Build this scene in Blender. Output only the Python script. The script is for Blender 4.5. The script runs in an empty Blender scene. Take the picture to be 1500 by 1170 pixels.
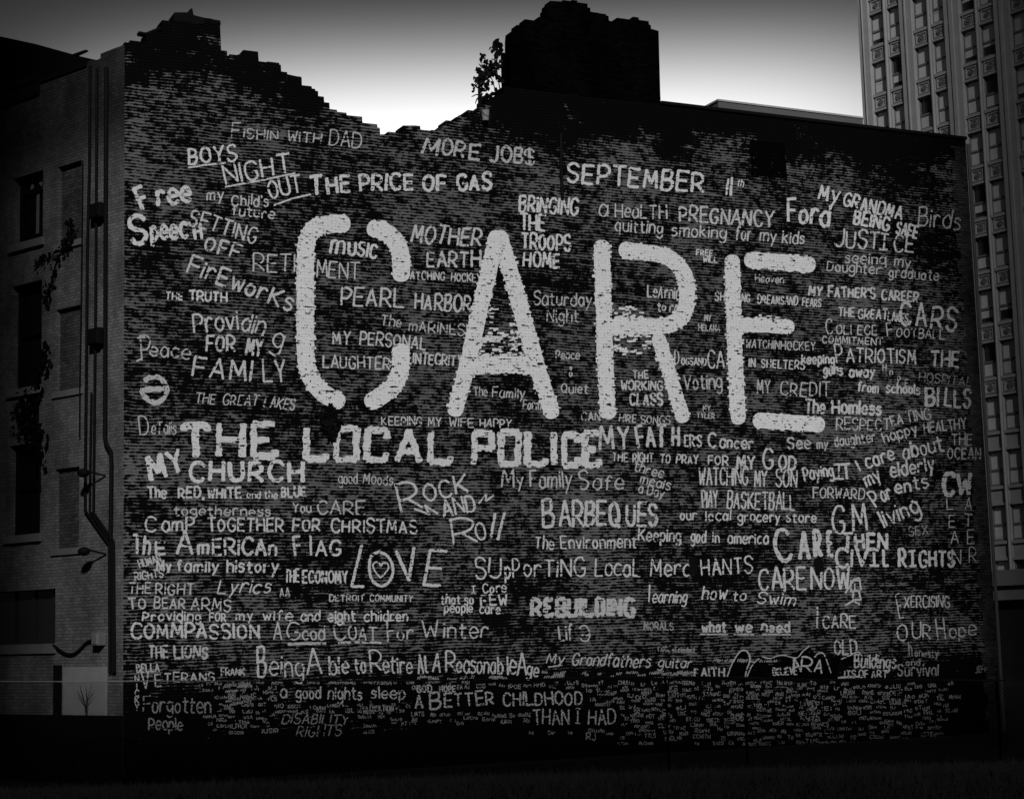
import bpy, bmesh, math, random
from mathutils import Vector, Matrix
from mathutils.geometry import tessellate_polygon

# ---------------------------------------------------------------- camera
sc = bpy.context.scene
C = sc.collection
rad = math.radians
PW, PH = 1500.0, 1170.0
CX, CY, FPX = 750.0, 585.0, 2600.0
PITCH = math.atan(345.0 / FPX)
ROLL = math.atan(0.0265)
_f = Vector((0, math.cos(PITCH), math.sin(PITCH)))
_r0 = Vector((1, 0, 0))
_u0 = Vector((0, -math.sin(PITCH), math.cos(PITCH)))
CR = _r0 * math.cos(ROLL) - _u0 * math.sin(ROLL)
CU = _r0 * math.sin(ROLL) + _u0 * math.cos(ROLL)


def ray(px, py):
    return _f + CR * ((px - CX) / FPX) - CU * ((py - CY) / FPX)


D0 = 42.0                                   # metres along the view axis to the left corner of the big wall
EYE_H = -ray(180, 1150).z * D0              # the ground at the foot of that corner is z = 0
EYE = Vector((0, 0, EYE_H))
cd = bpy.data.cameras.new('camera')
cd.sensor_width = 36.0
cd.lens = 36.0 * FPX / PW
cd.clip_start = 0.1
cd.clip_end = 3000
cam = bpy.data.objects.new('camera', cd)
cam.matrix_world = Matrix(((CR.x, CU.x, -_f.x, EYE.x), (CR.y, CU.y, -_f.y, EYE.y), (CR.z, CU.z, -_f.z, EYE.z), (0, 0, 0, 1)))
C.objects.link(cam)
sc.camera = cam

# ---------------------------------------------------------------- sun, sky, exposure
SUN_AZ, SUN_EL = rad(172), rad(27)          # behind the photographer, a little to the right
w = bpy.data.worlds.new('World')
sc.world = w
w.use_nodes = True
nt = w.node_tree
nt.nodes.clear()
o_ = nt.nodes.new('ShaderNodeOutputWorld')
bg = nt.nodes.new('ShaderNodeBackground')
sky = nt.nodes.new('ShaderNodeTexSky')
sky.sky_type = 'NISHITA'
sky.sun_disc = False
sky.sun_elevation = SUN_EL
sky.sun_rotation = SUN_AZ
sky.air_density = 1.0
sky.dust_density = 2.0
bw = nt.nodes.new('ShaderNodeRGBToBW')
nt.links.new(sky.outputs[0], bw.inputs[0])
# black-and-white sky: a pale glow low behind the ruin that dies away with the angle from it
tc = nt.nodes.new('ShaderNodeTexCoord')
GLOW = ray(750, 222).normalized()


def wmath(op, a, b=None, c=None, clamp=False):
    n = nt.nodes.new('ShaderNodeMath')
    n.operation = op
    n.use_clamp = clamp
    for i, x in enumerate((a, b, c)):
        if x is None:
            continue
        if isinstance(x, (int, float)):
            n.inputs[i].default_value = x
        else:
            nt.links.new(x, n.inputs[i])
    return n.outputs[0]


def wdot(v):
    n = nt.nodes.new('ShaderNodeVectorMath')
    n.operation = 'DOT_PRODUCT'
    nt.links.new(tc.outputs['Generated'], n.inputs[0])
    n.inputs[1].default_value = v
    return n.outputs['Value']


_gs = GLOW.cross(Vector((0, 0, 1))).normalized()
_gu = _gs.cross(GLOW).normalized()
ga = wdot(_gs)
gb = wdot(_gu)
gf = wdot(GLOW)
q = wmath('ADD', wmath('POWER', wmath('ABSOLUTE', wmath('DIVIDE', ga, 0.232)), 4.2), wmath('POWER', wmath('DIVIDE', wmath('MAXIMUM', gb, 0.0), 0.0515), 2.16))
glow = wmath('EXPONENT', wmath('MULTIPLY', q, -1.0))
glow = wmath('MULTIPLY', glow, wmath('GREATER_THAN', gf, 0.0))
mul = wmath('ADD', wmath('MULTIPLY', glow, GLOW_K := 3.45), 0.085)
val = wmath('MULTIPLY', bw.outputs[0], mul)
nt.links.new(val, bg.inputs['Color'])
bg.inputs['Strength'].default_value = 0.1
nt.links.new(bg.outputs[0], o_.inputs['Surface'])

sd = bpy.data.lights.new('sun', 'SUN')
sd.energy = 2.6
sd.angle = rad(3.0)
sd.color = (1, 1, 1)                        # the picture is black and white
sun = bpy.data.objects.new('sun', sd)
sv = Vector((math.sin(SUN_AZ) * math.cos(SUN_EL), math.cos(SUN_AZ) * math.cos(SUN_EL), math.sin(SUN_EL)))
sun.rotation_euler = sv.to_track_quat('Z', 'Y').to_euler()
sun.location = (20, -40, 60)
C.objects.link(sun)
sc.view_settings.view_transform = 'Standard'
sc.view_settings.look = 'None'
sc.view_settings.exposure = 0.0
sc.view_settings.gamma = 1.0
sc.render.engine = 'CYCLES'
sc.cycles.max_bounces = 4
sc.cycles.diffuse_bounces = 2

# ---------------------------------------------------------------- frames and helpers


class Frame:
    """A vertical plane: x along it (to the right in the picture), y away from the camera, z up."""

    def __init__(self, origin, xdir):
        self.o = origin.copy()
        self.x = Vector((xdir.x, xdir.y, 0)).normalized()
        self.y = Vector((0, 0, 1)).cross(self.x)
        self.m = Matrix(((self.x.x, self.y.x, 0, self.o.x), (self.x.y, self.y.y, 0, self.o.y), (0, 0, 1, self.o.z), (0, 0, 0, 1)))

    def at(self, px, py, off=0.0):
        """photo pixel -> (x, z) on the plane y = off of this frame"""
        d = ray(px, py)
        t = ((self.o + self.y * off) - EYE).dot(self.y) / d.dot(self.y)
        p = EYE + d * t - self.o
        return p.dot(self.x), p.z


def vpdir(px, py):
    d = ray(px, py)
    return Vector((d.x, d.y, 0))


A = EYE + ray(180, 1150) * D0
A.z = 0
MW = Frame(A, vpdir(6231, 785))                      # the big painted wall
SW = Frame(A, -vpdir(-2350, 1012))                   # the window front left of the corner
p_t = EYE + ray(1262, 130) * 112.0
p_t.z = 0
TW = Frame(p_t, -vpdir(-1200, 984))                  # the tower's front
random.seed(7)


def mesh(name, bm, mat, parent=None, frame=None, smooth=False):
    me = bpy.data.meshes.new(name)
    bm.to_mesh(me)
    bm.free()
    me.materials.append(mat)
    if smooth:
        for p in me.polygons:
            p.use_smooth = True
    o = bpy.data.objects.new(name, me)
    C.objects.link(o)
    if parent is not None:
        o.parent = parent
        if frame is not None:
            o.matrix_basis = FR[parent.name].m.inverted() @ frame.m
            FR[o.name] = frame
        else:
            FR[o.name] = FR.get(parent.name)
    elif frame is not None:
        o.matrix_world = frame.m
        FR[o.name] = frame
    return o


FR = {}


def tag(o, label=None, cat=None, group=None, kind=None):
    if label:
        o['label'] = label
    if cat:
        o['category'] = cat
    if group:
        o['group'] = group
    if kind:
        o['kind'] = kind
    return o


def thing(name, label, cat, frame, group=None):
    o = bpy.data.objects.new(name, None)
    C.objects.link(o)
    o.empty_display_size = 0.3
    o.matrix_world = frame.m
    FR[o.name] = frame
    return tag(o, label, cat, group)


def box(bm, x0, x1, y0, y1, z0, z1):
    vs = [bm.verts.new(p) for p in ((x0, y0, z0), (x1, y0, z0), (x1, y1, z0), (x0, y1, z0), (x0, y0, z1), (x1, y0, z1), (x1, y1, z1), (x0, y1, z1))]
    for f in ((0, 3, 2, 1), (4, 5, 6, 7), (0, 1, 5, 4), (1, 2, 6, 5), (2, 3, 7, 6), (3, 0, 4, 7)):
        bm.faces.new([vs[i] for i in f])
    return vs


def prism(bm, pts, y0, y1):
    """outline of (x, z) points, extruded from y0 (front) to y1 (back)"""
    a = [bm.verts.new((x, y0, z)) for x, z in pts]
    b = [bm.verts.new((x, y1, z)) for x, z in pts]
    n = len(pts)
    if n <= 4:
        bm.faces.new(a)
        bm.faces.new(list(reversed(b)))
    else:
        for t in tessellate_polygon([[Vector((x, z, 0)) for x, z in pts]]):
            for side in (a, b):
                try:
                    bm.faces.new([side[i] for i in t])
                except ValueError:
                    pass
    for i in range(n):
        bm.faces.new((a[i], b[i], b[(i + 1) % n], a[(i + 1) % n]))
    bmesh.ops.recalc_face_normals(bm, faces=bm.faces[:])


def tube(bm, pts, r, n=8, r1=None):
    pts = [Vector(p) for p in pts]
    rings = []
    for i, p in enumerate(pts):
        t = (pts[min(i + 1, len(pts) - 1)] - pts[max(i - 1, 0)]).normalized()
        a = t.cross(Vector((0.31, 0.83, 0.47))).normalized()
        b = t.cross(a)
        rr = r if r1 is None else r + (r1 - r) * i / max(1, len(pts) - 1)
        rings.append([bm.verts.new(p + (a * math.cos(2 * math.pi * k / n) + b * math.sin(2 * math.pi * k / n)) * rr) for k in range(n)])
    for i in range(len(rings) - 1):
        for k in range(n):
            bm.faces.new((rings[i][k], rings[i][(k + 1) % n], rings[i + 1][(k + 1) % n], rings[i + 1][k]))
    bm.faces.new(rings[0])
    bm.faces.new(list(reversed(rings[-1])))


# ---------------------------------------------------------------- materials


class NT:
    def __init__(self, name):
        self.mat = bpy.data.materials.new(name)
        self.mat.use_nodes = True
        self.nt = self.mat.node_tree
        self.nt.nodes.clear()
        self.out = self.nt.nodes.new('ShaderNodeOutputMaterial')
        self.b = self.nt.nodes.new('ShaderNodeBsdfPrincipled')
        self.nt.links.new(self.b.outputs[0], self.out.inputs['Surface'])
        self.b.inputs['Specular IOR Level'].default_value = 0.15

    def set(self, sock, x):
        if isinstance(x, (int, float)):
            sock.default_value = x
        elif isinstance(x, (tuple, Vector)):
            sock.default_value = x
        else:
            self.nt.links.new(x, sock)

    def m(self, op, a, b=None, c=None, clamp=False):
        n = self.nt.nodes.new('ShaderNodeMath')
        n.operation = op
        n.use_clamp = clamp
        for i, x in enumerate((a, b, c)):
            if x is not None:
                self.set(n.inputs[i], x)
        return n.outputs[0]

    def vec(self, x, y, z=0.0):
        n = self.nt.nodes.new('ShaderNodeCombineXYZ')
        for i, v in enumerate((x, y, z)):
            self.set(n.inputs[i], v)
        return n.outputs[0]

    def noise(self, v, scale=1.0, detail=2.0, rough=0.55):
        n = self.nt.nodes.new('ShaderNodeTexNoise')
        self.set(n.inputs['Vector'], v)
        n.inputs['Scale'].default_value = scale
        n.inputs['Detail'].default_value = detail
        n.inputs['Roughness'].default_value = rough
        return n.outputs['Fac']

    def ramp(self, x, a, b, lo=0.0, hi=1.0):
        n = self.nt.nodes.new('ShaderNodeMapRange')
        n.interpolation_type = 'SMOOTHSTEP'
        self.set(n.inputs['Value'], x)
        for i, v in zip((1, 2, 3, 4), (a, b, lo, hi)):
            self.set(n.inputs[i], v)
        return n.outputs['Result']

    def mix(self, f, a, b):
        n = self.nt.nodes.new('ShaderNodeMix')
        n.data_type = 'FLOAT'
        self.set(n.inputs[0], f)
        self.set(n.inputs[2], a)
        self.set(n.inputs[3], b)
        return n.outputs[0]

    def xyz(self):
        t = self.nt.nodes.new('ShaderNodeTexCoord')
        s = self.nt.nodes.new('ShaderNodeSeparateXYZ')
        self.nt.links.new(t.outputs['Object'], s.inputs[0])
        return s.outputs[0], s.outputs[1], s.outputs[2]

    def done(self, val, rough=0.85, height=None, bump=0.01):
        self.set(self.b.inputs['Base Color'], val if not isinstance(val, (int, float)) else (val, val, val, 1))
        self.set(self.b.inputs['Roughness'], rough)
        if height is not None:
            n = self.nt.nodes.new('ShaderNodeBump')
            n.inputs['Distance'].default_value = bump
            self.set(n.inputs['Height'], height)
            self.nt.links.new(n.outputs[0], self.b.inputs['Normal'])
        return self.mat


COURSE = 0.080
GREY, BLACK = 0.108, 0.0035


def mural_material(name, paint=None, cover=0.0, dry=0.0):
    """old dark brick with ragged grey remains of an earlier coat; 'paint' lays lettering paint on the same bricks"""
    n = NT(name)
    u, y, z = n.xyz()
    p2 = n.vec(u, z)
    wob = n.m('MULTIPLY', n.m('SUBTRACT', n.noise(p2, 0.9, 3), 0.5), 0.11)
    r = n.m('DIVIDE', n.m('ADD', z, wob), COURSE)
    row = n.m('FLOOR', r)
    fr = n.m('SUBTRACT', r, row)
    tri = n.m('SUBTRACT', 1.0, n.m('ABSOLUTE', n.m('SUBTRACT', n.m('MULTIPLY', fr, 2.0), 1.0)))
    joint = n.m('FLOOR', n.m('ADD', r, 0.5))
    d = n.noise(n.vec(n.m('ADD', n.m('MULTIPLY', u, 5.0), n.m('MULTIPLY', joint, 13.7)), n.m('MULTIPLY', joint, 3.17)), 1.0, 4, 0.62)
    mid = n.noise(n.vec(n.m('MULTIPLY', u, 1.0), n.m('MULTIPLY', z, 3.4)), 1.0, 4, 0.6)
    big = n.noise(n.vec(n.m('MULTIPLY', u, 0.33), n.m('MULTIPLY', z, 0.5), 3.3), 1.0, 3, 0.55)
    fine = n.noise(n.vec(n.m('MULTIPLY', u, 14.0), n.m('MULTIPLY', z, 30.0)), 1.0, 3, 0.6)
    spk = n.noise(n.vec(n.m('MULTIPLY', u, 6.0), n.m('MULTIPLY', z, 16.0)), 1.0, 4, 0.65)
    # vignette-like shade painted into the upper courses; darker band at the foot
    top_shade = n.ramp(n.m('ADD', z, n.m('MULTIPLY', n.m('SUBTRACT', big, 0.5), 5.0)), TOP_SHADE0, TOP_SHADE1, 0.0, 3.4)
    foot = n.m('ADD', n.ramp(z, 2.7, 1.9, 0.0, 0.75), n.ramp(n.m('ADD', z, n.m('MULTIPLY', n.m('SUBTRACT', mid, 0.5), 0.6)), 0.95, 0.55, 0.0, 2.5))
    dn = n.m('MULTIPLY', n.m('SUBTRACT', d, 0.5), 3.2)
    blob = n.noise(n.vec(n.m('MULTIPLY', u, 3.6), n.m('MULTIPLY', z, 10.5), 7.7), 1.0, 4, 0.6)
    dark = n.m('ADD', dn, n.m('MULTIPLY', n.m('SUBTRACT', mid, 0.5), 1.8))
    dark = n.m('ADD', dark, n.m('MULTIPLY', n.m('SUBTRACT', blob, 0.5), 2.2))
    dark = n.m('ADD', dark, n.m('MULTIPLY', n.m('SUBTRACT', big, 0.5), 1.7))
    dark = n.m('ADD', dark, n.m('MULTIPLY', n.m('SUBTRACT', fine, 0.5), 1.1))
    dark = n.m('ADD', n.m('ADD', dark, 0.74), n.m('ADD', top_shade, foot))
    blk = n.ramp(n.m('SUBTRACT', dark, n.m('ADD', n.m('MULTIPLY', tri, 0.85), 0.08)), -0.09, 0.09)
    tone = n.m('MULTIPLY', GREY, n.m('ADD', 0.42, n.m('ADD', n.m('MULTIPLY', spk, 0.6), n.m('MULTIPLY', mid, 0.5))))
    col = n.mix(blk, tone, BLACK)
    if paint is not None:
        brick = n.m('FRACT', n.m('ADD', n.m('DIVIDE', u, 0.212), n.m('MULTIPLY', row, 0.5)))
        vj = n.m('ABSOLUTE', n.m('SUBTRACT', n.m('MULTIPLY', brick, 2.0), 1.0))
        vdark = n.m('MULTIPLY', n.ramp(vj, 0.9, 0.97), n.ramp(fine, 0.48, 0.6, 0.0, 0.8))
        pd = n.m('ADD', n.m('MULTIPLY', n.m('SUBTRACT', d, 0.5), 5.4), n.m('MULTIPLY', n.m('SUBTRACT', blob, 0.5), 4.4))
        pd = n.m('ADD', pd, n.m('ADD', n.m('MULTIPLY', n.m('SUBTRACT', mid, 0.5), 1.6), -cover))
        hole = n.m('MAXIMUM', n.ramp(n.m('SUBTRACT', pd, tri), -0.12, 0.12), vdark)
        speck = n.noise(n.vec(n.m('MULTIPLY', u, 8.5), n.m('MULTIPLY', z, 11.0), 1.7), 1.0, 2, 0.6)
        hole = n.m('MAXIMUM', hole, n.ramp(speck, 0.63, 0.69, 0.0, 0.95))
        if dry:
            hole = n.m('MAXIMUM', hole, n.ramp(n.m('ADD', fine, n.m('MULTIPLY', spk, 0.6)), 0.98 - dry, 1.12 - dry))
        pt = n.m('MULTIPLY', paint, n.m('ADD', 0.70, n.m('MULTIPLY', n.m('ADD', spk, mid), 0.29)))
        col = n.mix(hole, pt, n.m('MULTIPLY', col, 0.8))
    n.b.inputs['Specular IOR Level'].default_value = 0.0
    h = n.m('ADD', n.ramp(tri, 0.0, 0.45), n.m('MULTIPLY', fine, 0.5))
    return n.done(col, 0.9, h, 0.012 if paint is None else 0.004)


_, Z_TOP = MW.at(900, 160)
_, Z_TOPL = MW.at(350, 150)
TOP_SHADE0, TOP_SHADE1 = Z_TOP - 1.7, Z_TOP + 2.4  # heights between which the painted-in shade at the top grows
M = {}
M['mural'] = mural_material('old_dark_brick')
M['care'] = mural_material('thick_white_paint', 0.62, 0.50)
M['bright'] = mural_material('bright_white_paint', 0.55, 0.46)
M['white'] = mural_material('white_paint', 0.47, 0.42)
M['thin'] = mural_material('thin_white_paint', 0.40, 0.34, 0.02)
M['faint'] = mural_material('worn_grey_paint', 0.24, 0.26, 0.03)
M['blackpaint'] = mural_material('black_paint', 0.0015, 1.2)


def brick_material(name, base, mortar, var=0.35, stain=0.4, course=COURSE, dark_from=None):
    n = NT(name)
    u, y, z = n.xyz()
    t = n.nt.nodes.new('ShaderNodeTexBrick')
    n.set(t.inputs['Vector'], n.vec(n.m('ADD', u, y), z))
    t.inputs['Scale'].default_value = 1.0
    t.inputs['Brick Width'].default_value = 0.212
    t.inputs['Row Height'].default_value = course
    t.inputs['Mortar Size'].default_value = 0.008
    t.inputs['Mortar Smooth'].default_value = 0.3
    t.inputs['Color1'].default_value = (base * (1 - var),) * 3 + (1,)
    t.inputs['Color2'].default_value = (base * (1 + var),) * 3 + (1,)
    t.inputs['Mortar'].default_value = (mortar,) * 3 + (1,)
    a = n.noise(n.vec(n.m('MULTIPLY', u, 0.8), n.m('MULTIPLY', z, 0.35), y), 1.0, 5, 0.62)
    b = n.noise(n.vec(u, z, y), 9.0, 3)
    bwn = n.nt.nodes.new('ShaderNodeRGBToBW')
    n.nt.links.new(t.outputs['Color'], bwn.inputs[0])
    col = n.m('MULTIPLY', bwn.outputs[0], n.ramp(a, 0.32, 0.68, 1.0 - stain, 1.0 + stain * 0.5))
    col = n.m('MULTIPLY', col, n.m('ADD', 0.7, n.m('MULTIPLY', b, 0.6)))
    if dark_from:
        col = n.m('MULTIPLY', col, n.ramp(n.m('ADD', z, n.m('MULTIPLY', a, 2.0)), dark_from, dark_from + 2.0, 1.0, 0.25))  # brick colour gets darker towards the top
    n.b.inputs['Specular IOR Level'].default_value = 0.0
    return n.done(col, 0.9, n.m('ADD', n.m('MULTIPLY', t.outputs['Fac'], -1.0), n.m('MULTIPLY', b, 0.4)), 0.008)


def plain(name, base, rough=0.8, var=0.4, scale=4.0, metal=0.0, bump=0.0, spec=0.05):
    n = NT(name)
    u, y, z = n.xyz()
    a = n.noise(n.vec(u, y, z), scale, 5, 0.6)
    b = n.noise(n.vec(u, y, n.m('MULTIPLY', z, 0.25)), scale * 0.35, 3)
    col = n.m('MULTIPLY', base, n.m('ADD', 1.0 - var, n.m('ADD', n.m('MULTIPLY', a, var), n.m('MULTIPLY', b, var))))
    n.b.inputs['Metallic'].default_value = metal
    n.b.inputs['Specular IOR Level'].default_value = spec
    return n.done(col, rough, a if bump else None, bump or 0.01)


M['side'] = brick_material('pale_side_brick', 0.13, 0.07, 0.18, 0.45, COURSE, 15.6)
M['infill'] = brick_material('infill_brick', 0.060, 0.025, 0.3, 0.3)
M['ruin'] = brick_material('black_brick', 0.0018, 0.001, 0.5, 0.5)  # near-black brick of the broken block
M['quoin'] = brick_material('edge_brick', 0.045, 0.012, 0.35, 0.5)
M['stone'] = plain('limestone', 0.32, 0.85, 0.45, 1.2)
M['stone_dark'] = plain('dark_limestone', 0.15, 0.85, 0.45, 1.2)
M['sill'] = plain('sill_stone', 0.13, 0.85, 0.4, 3)
M['dark'] = plain('tarred_surface', 0.004, 0.8, 0.5, 3)
M['void'] = plain('dark_room', 0.004, 0.9, 0.3, 3)
M['iron'] = plain('rusty_iron', 0.005, 0.7, 0.5, 8, 0, 0, 0.05)
M['galv'] = plain('galvanised_steel', 0.16, 0.5, 0.3, 12, 0.3)
M['wire'] = plain('bright_wire', 0.3, 0.5, 0.2, 3)
M['glass'] = plain('window_glass', 0.020, 0.12, 0.3, 2, 0, 0, 0.5)
M['blind'] = plain('window_blind', 0.5, 0.6, 0.2, 1.2)
M['blindw'] = plain('pale_window_blind', 0.42, 0.6, 0.3, 2)
M['white_wall'] = plain('whitewashed_board', 0.22, 0.8, 0.6, 2)
M['panel'] = plain('pale_metal_panel', 0.10, 0.5, 0.25, 0.5)
M['bark'] = plain('dark_bark', 0.005, 0.9, 0.5, 20)
M['leaf'] = plain('dark_leaf', 0.003, 0.6, 0.5, 5)
M['plastic'] = plain('pale_bucket', 0.22, 0.5, 0.3, 6)
M['grass'] = plain('dry_grass_blades', 0.6, 0.8, 0.6, 3)

# ---------------------------------------------------------------- the ground
# the photographer stands on a low grassy bank that drops to the foot of the wall
PROFILE = [(-300, 1.5), (10, 1.5), (20, 1.5), (22, 1.47), (24, 1.38), (26, 1.18), (28, 0.9), (30, 0.6), (32, 0.34), (34, 0.14), (36, 0.02), (38, 0), (1500, 0)]


def ground_z(y):
    for (y0, z0), (y1, z1) in zip(PROFILE, PROFILE[1:]):
        if y <= y1:
            return z0 + (z1 - z0) * (y - y0) / (y1 - y0)
    return 0.0


bm = bmesh.new()
gx = [-900, -60, -30, -15, 0, 15, 30, 60, 900]
gv = [[bm.verts.new((x, y, z)) for x in gx] for y, z in PROFILE]
for r0, r1 in zip(gv, gv[1:]):
    for i in range(len(gx) - 1):
        bm.faces.new((r0[i], r0[i + 1], r1[i + 1], r1[i]))
n = NT('lot_ground')
u, y, z = n.xyz()
a = n.noise(n.vec(u, y), 0.5, 5, 0.65)
b = n.noise(n.vec(u, y), 14.0, 4, 0.7)
mat = n.done(n.m('MULTIPLY', n.m('ADD', 0.25, n.m('ADD', a, b)), 0.016), 0.95, b, 0.03)
tag(mesh('ground', bm, mat), kind='structure')
bm = bmesh.new()
rg = random.Random(3)
for _ in range(42000):
    yy = rg.uniform(17, 40) if rg.random() < .2 else rg.uniform(17.5, 27)
    xx = rg.uniform(-0.32, 0.34) * yy
    g0 = ground_z(yy) - .004
    h = rg.uniform(0.04, 0.13) * (1.6 if rg.random() < 0.12 else 1)
    an = rg.uniform(0, math.pi)
    dx, dy = math.cos(an) * 0.009, math.sin(an) * 0.009
    lx, ly = rg.uniform(-.5, .5) * h, rg.uniform(-.5, .5) * h
    v = [bm.verts.new(p) for p in ((xx - dx, yy - dy, g0), (xx + dx, yy + dy, g0), (xx + lx, yy + ly, g0 + h))]
    bm.faces.new(v)
tag(mesh('grass', bm, M['grass']), 'short dry grass on the dark bank in front of the fence', kind='stuff')

# ---------------------------------------------------------------- the painted building
B = thing('brick_building', 'ruined dark brick building with white painted words all over its big side wall', 'building', MW)


def outline(pts, frame=MW, off=0.0):
    return [frame.at(x, y, off) for x, y in pts]


def ragged(pts, rnd, step=COURSE):
    """broken brickwork: stairs of single courses along the sloping stretches"""
    out = [pts[0]]
    for (x0, z0), (x1, z1) in zip(pts, pts[1:]):
        k = max(1, int(max(abs(x1 - x0) / 0.22, abs(z1 - z0) / 0.09)))
        if abs(x1 - x0) < 0.06 or k == 1:
            if abs(x1 - x0) > 0.05 and abs(z1 - z0) > 0.05:
                out.append((x1 - 0.008, z0) if z1 < z0 else (x0 + 0.008, z1))
            out.append((x1, z1))
            continue
        cx, cz = x0, z0
        for i in range(1, k + 1):
            t = i / k
            nx = x0 + (x1 - x0) * t
            nz = z0 + (z1 - z0) * t
            if i < k:
                nz = round(nz / step) * step + rnd.choice((0, 0, 0, step, -step * 0.5))
                nx = max(nx + rnd.uniform(-0.07, 0.07), cx + 0.02)
                nx = min(nx, x1 - 0.02)
            out.append((nx, cz))
            if abs(nz - cz) > 1e-4:
                out.append((nx + 0.006, nz))
            cx, cz = nx, nz
    return out


U0 = 0.0
U1 = MW.at(1414, 205)[0]
top = [(182, 70), (190, 63), (213, 62), (214, 48), (237, 38), (256, 32), (257, 30), (258, 30), (322, 33), (324, 74), (333, 82), (336, 87), (356, 82), (378, 76),
       (379, 90), (409, 95), (412, 105), (421, 109), (435, 112), (442, 125), (457, 130), (466, 141), (475, 150), (483, 160), (494, 164), (508, 169), (528, 171),
       (531, 180), (541, 181), (553, 187), (557, 197), (568, 197), (578, 194), (590, 184), (608, 184), (616, 190), (648, 189), (653, 183), (668, 178), (673, 172),
       (685, 170), (692, 162), (706, 153), (725, 140), (737, 129), (742, 127)]
pts = ragged(outline(top), random.Random(5))
straight = outline([(742, 128), (823, 138), (1000, 156.5), (1413, 204)])
pts = [(U0, -0.3), (U0, pts[0][1])] + pts[1:] + straight[1:-1] + [(U1, straight[-1][1]), (U1, -0.3)]
bm = bmesh.new()
prism(bm, pts, 0.0, 0.55)
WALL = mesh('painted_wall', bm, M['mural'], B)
WALL['label'] = 'dark brick side wall covered in hand painted white words'

# the broken cap of the left end: a metal coping and a vent above the corner block
bm = bmesh.new()
prism(bm, outline([(255, 30), (256, 18), (275, 18), (279, 13), (282, 12), (284, 22), (300, 26), (323, 30), (324, 36), (258, 34)]), 0.02, 0.6)
tag(mesh('roof_cap', bm, M['dark'], B), 'dark crooked cap on the left corner block')
bm = bmesh.new()
prism(bm, outline([(205, 44), (215, 46), (237, 37), (256, 31), (257, 35), (238, 41), (216, 49), (206, 47)]), 0.1, 0.35)
mesh('broken_roof_beam', bm, M['dark'], B)
bm = bmesh.new()
prism(bm, outline([(345, 79.5), (378, 74), (380, 77), (379, 90), (352, 95)]), 0.1, 0.5)
mesh('roof_beam', bm, M['dark'], B)

# the stair tower above the wall
tw = [(747, 130), (747, 75), (747, 58), (748, 47), (763, 38), (765, 33), (768, 36), (783, 31), (798, 23), (799, 14), (805, 2), (822, 3), (824, 1), (845, 9), (850, 5), (858, 6),
      (864, 18), (886, 21), (891, 31), (903, 34), (912, 28), (935, 30), (950, 37), (953, 43), (964, 46)]
pts = ragged(outline(tw, off=0.06), random.Random(9))
e1 = MW.at(967, 150, 0.06)
zl = Z_TOP - 2.2
ux = pts[0][0]
bm = bmesh.new()
prism(bm, [(ux, zl)] + pts + [(e1[0], e1[1] + 0.3), (e1[0], zl)], 0.03, 0.40)
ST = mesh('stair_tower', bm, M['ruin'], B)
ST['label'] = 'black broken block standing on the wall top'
bm = bmesh.new()
box(bm, ux - 0.02, ux + 0.4, 0.404, 0.56, zl, MW.at(735, 79, 0.5)[1])
mesh('chimney_stub', bm, M['ruin'], ST)
# coping of the sound right half
bm = bmesh.new()
(xa, za), (xb, zb) = MW.at(968, 152), MW.at(1413, 204)
vsq = [(xa, za - 0.02), (xb + 0.05, zb - 0.02), (xb + 0.05, zb + 0.07), (xa, za + 0.07)]
prism(bm, vsq, -0.06, 0.62)
mesh('coping', bm, M['dark'], B)
# dark seam where the left half was rebuilt, the edge pilaster and the pale pipe on the right corner
bm = bmesh.new()
sx, sz0 = MW.at(823, 292)
tube(bm, [(sx, -0.05, sz0), (sx - 0.02, -0.05, sz0 + 1.1), (sx + 0.01, -0.05, Z_TOP - 0.9)], 0.045, 6)
mesh('wall_seam', bm, M['iron'], B)  # thin dark tube that draws the seam line
bm = bmesh.new()
pz = MW.at(1405, 215)[1]
px0 = MW.at(1398, 300)[0]
rq = random.Random(2)
k = 0
zz = 0.0
while zz < pz - 0.02:
    hh = min(COURSE * 5, pz - zz)
    box(bm, px0 + (0.0 if k % 2 else 0.14), U1 - 0.002, -0.003, 0.2, zz, zz + hh)
    zz += hh
    k += 1
mesh('corner_quoins', bm, M['quoin'], B)
bm = bmesh.new()
tube(bm, [(U1 + 0.07, -0.03, 0.05), (U1 + 0.07, -0.03, 9.0), (U1 + 0.07, -0.03, pz + 0.1)], 0.055, 8)
mesh('corner_pipe', bm, M['galv'], B)
# body of the building behind
SL = 16.0
bm = bmesh.new()
zr = MW.at(560, 215)[1]
bk = [MW.o.copy() + MW.x * 0.3 + MW.y * 0.56, MW.o + MW.x * (U1 - 0.05) + MW.y * 0.56, MW.o + MW.x * (U1 - 0.05) + MW.y * 17, MW.o + MW.x * 6 + MW.y * 17]
bk = [MW.m.inverted() @ p for p in bk]
lo = [bm.verts.new((p.x, p.y, 0)) for p in bk]
hi = [bm.verts.new((p.x, p.y, zr)) for p in bk]
bm.faces.new(lo[::-1])
bm.faces.new(hi)
for i in range(4):
    bm.faces.new((lo[i], lo[(i + 1) % 4], hi[(i + 1) % 4], hi[i]))
mesh('flat_roof', bm, M['dark'], B)

# ---------------------------------------------------------------- the side front left of the corner
ft = [(-12, 148), (60, 119), (100, 104), (137, 90), (147, 86), (150, 78), (160, 74), (178, 68), (182, 70)]
fp = ragged([SW.at(x, y) for x, y in ft], random.Random(4))
zc = fp[0][1]


def rect(px0, py0, px1, py1, py0b=None):
    """photo box on the side front: mean x range and z range"""
    xm = (px0 + px1) / 2
    return SW.at(px0, (py0 + py1) / 2)[0], SW.at(px1, (py0 + py1) / 2)[0], SW.at(xm, py1)[1], SW.at(xm, py0)[1]


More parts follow.
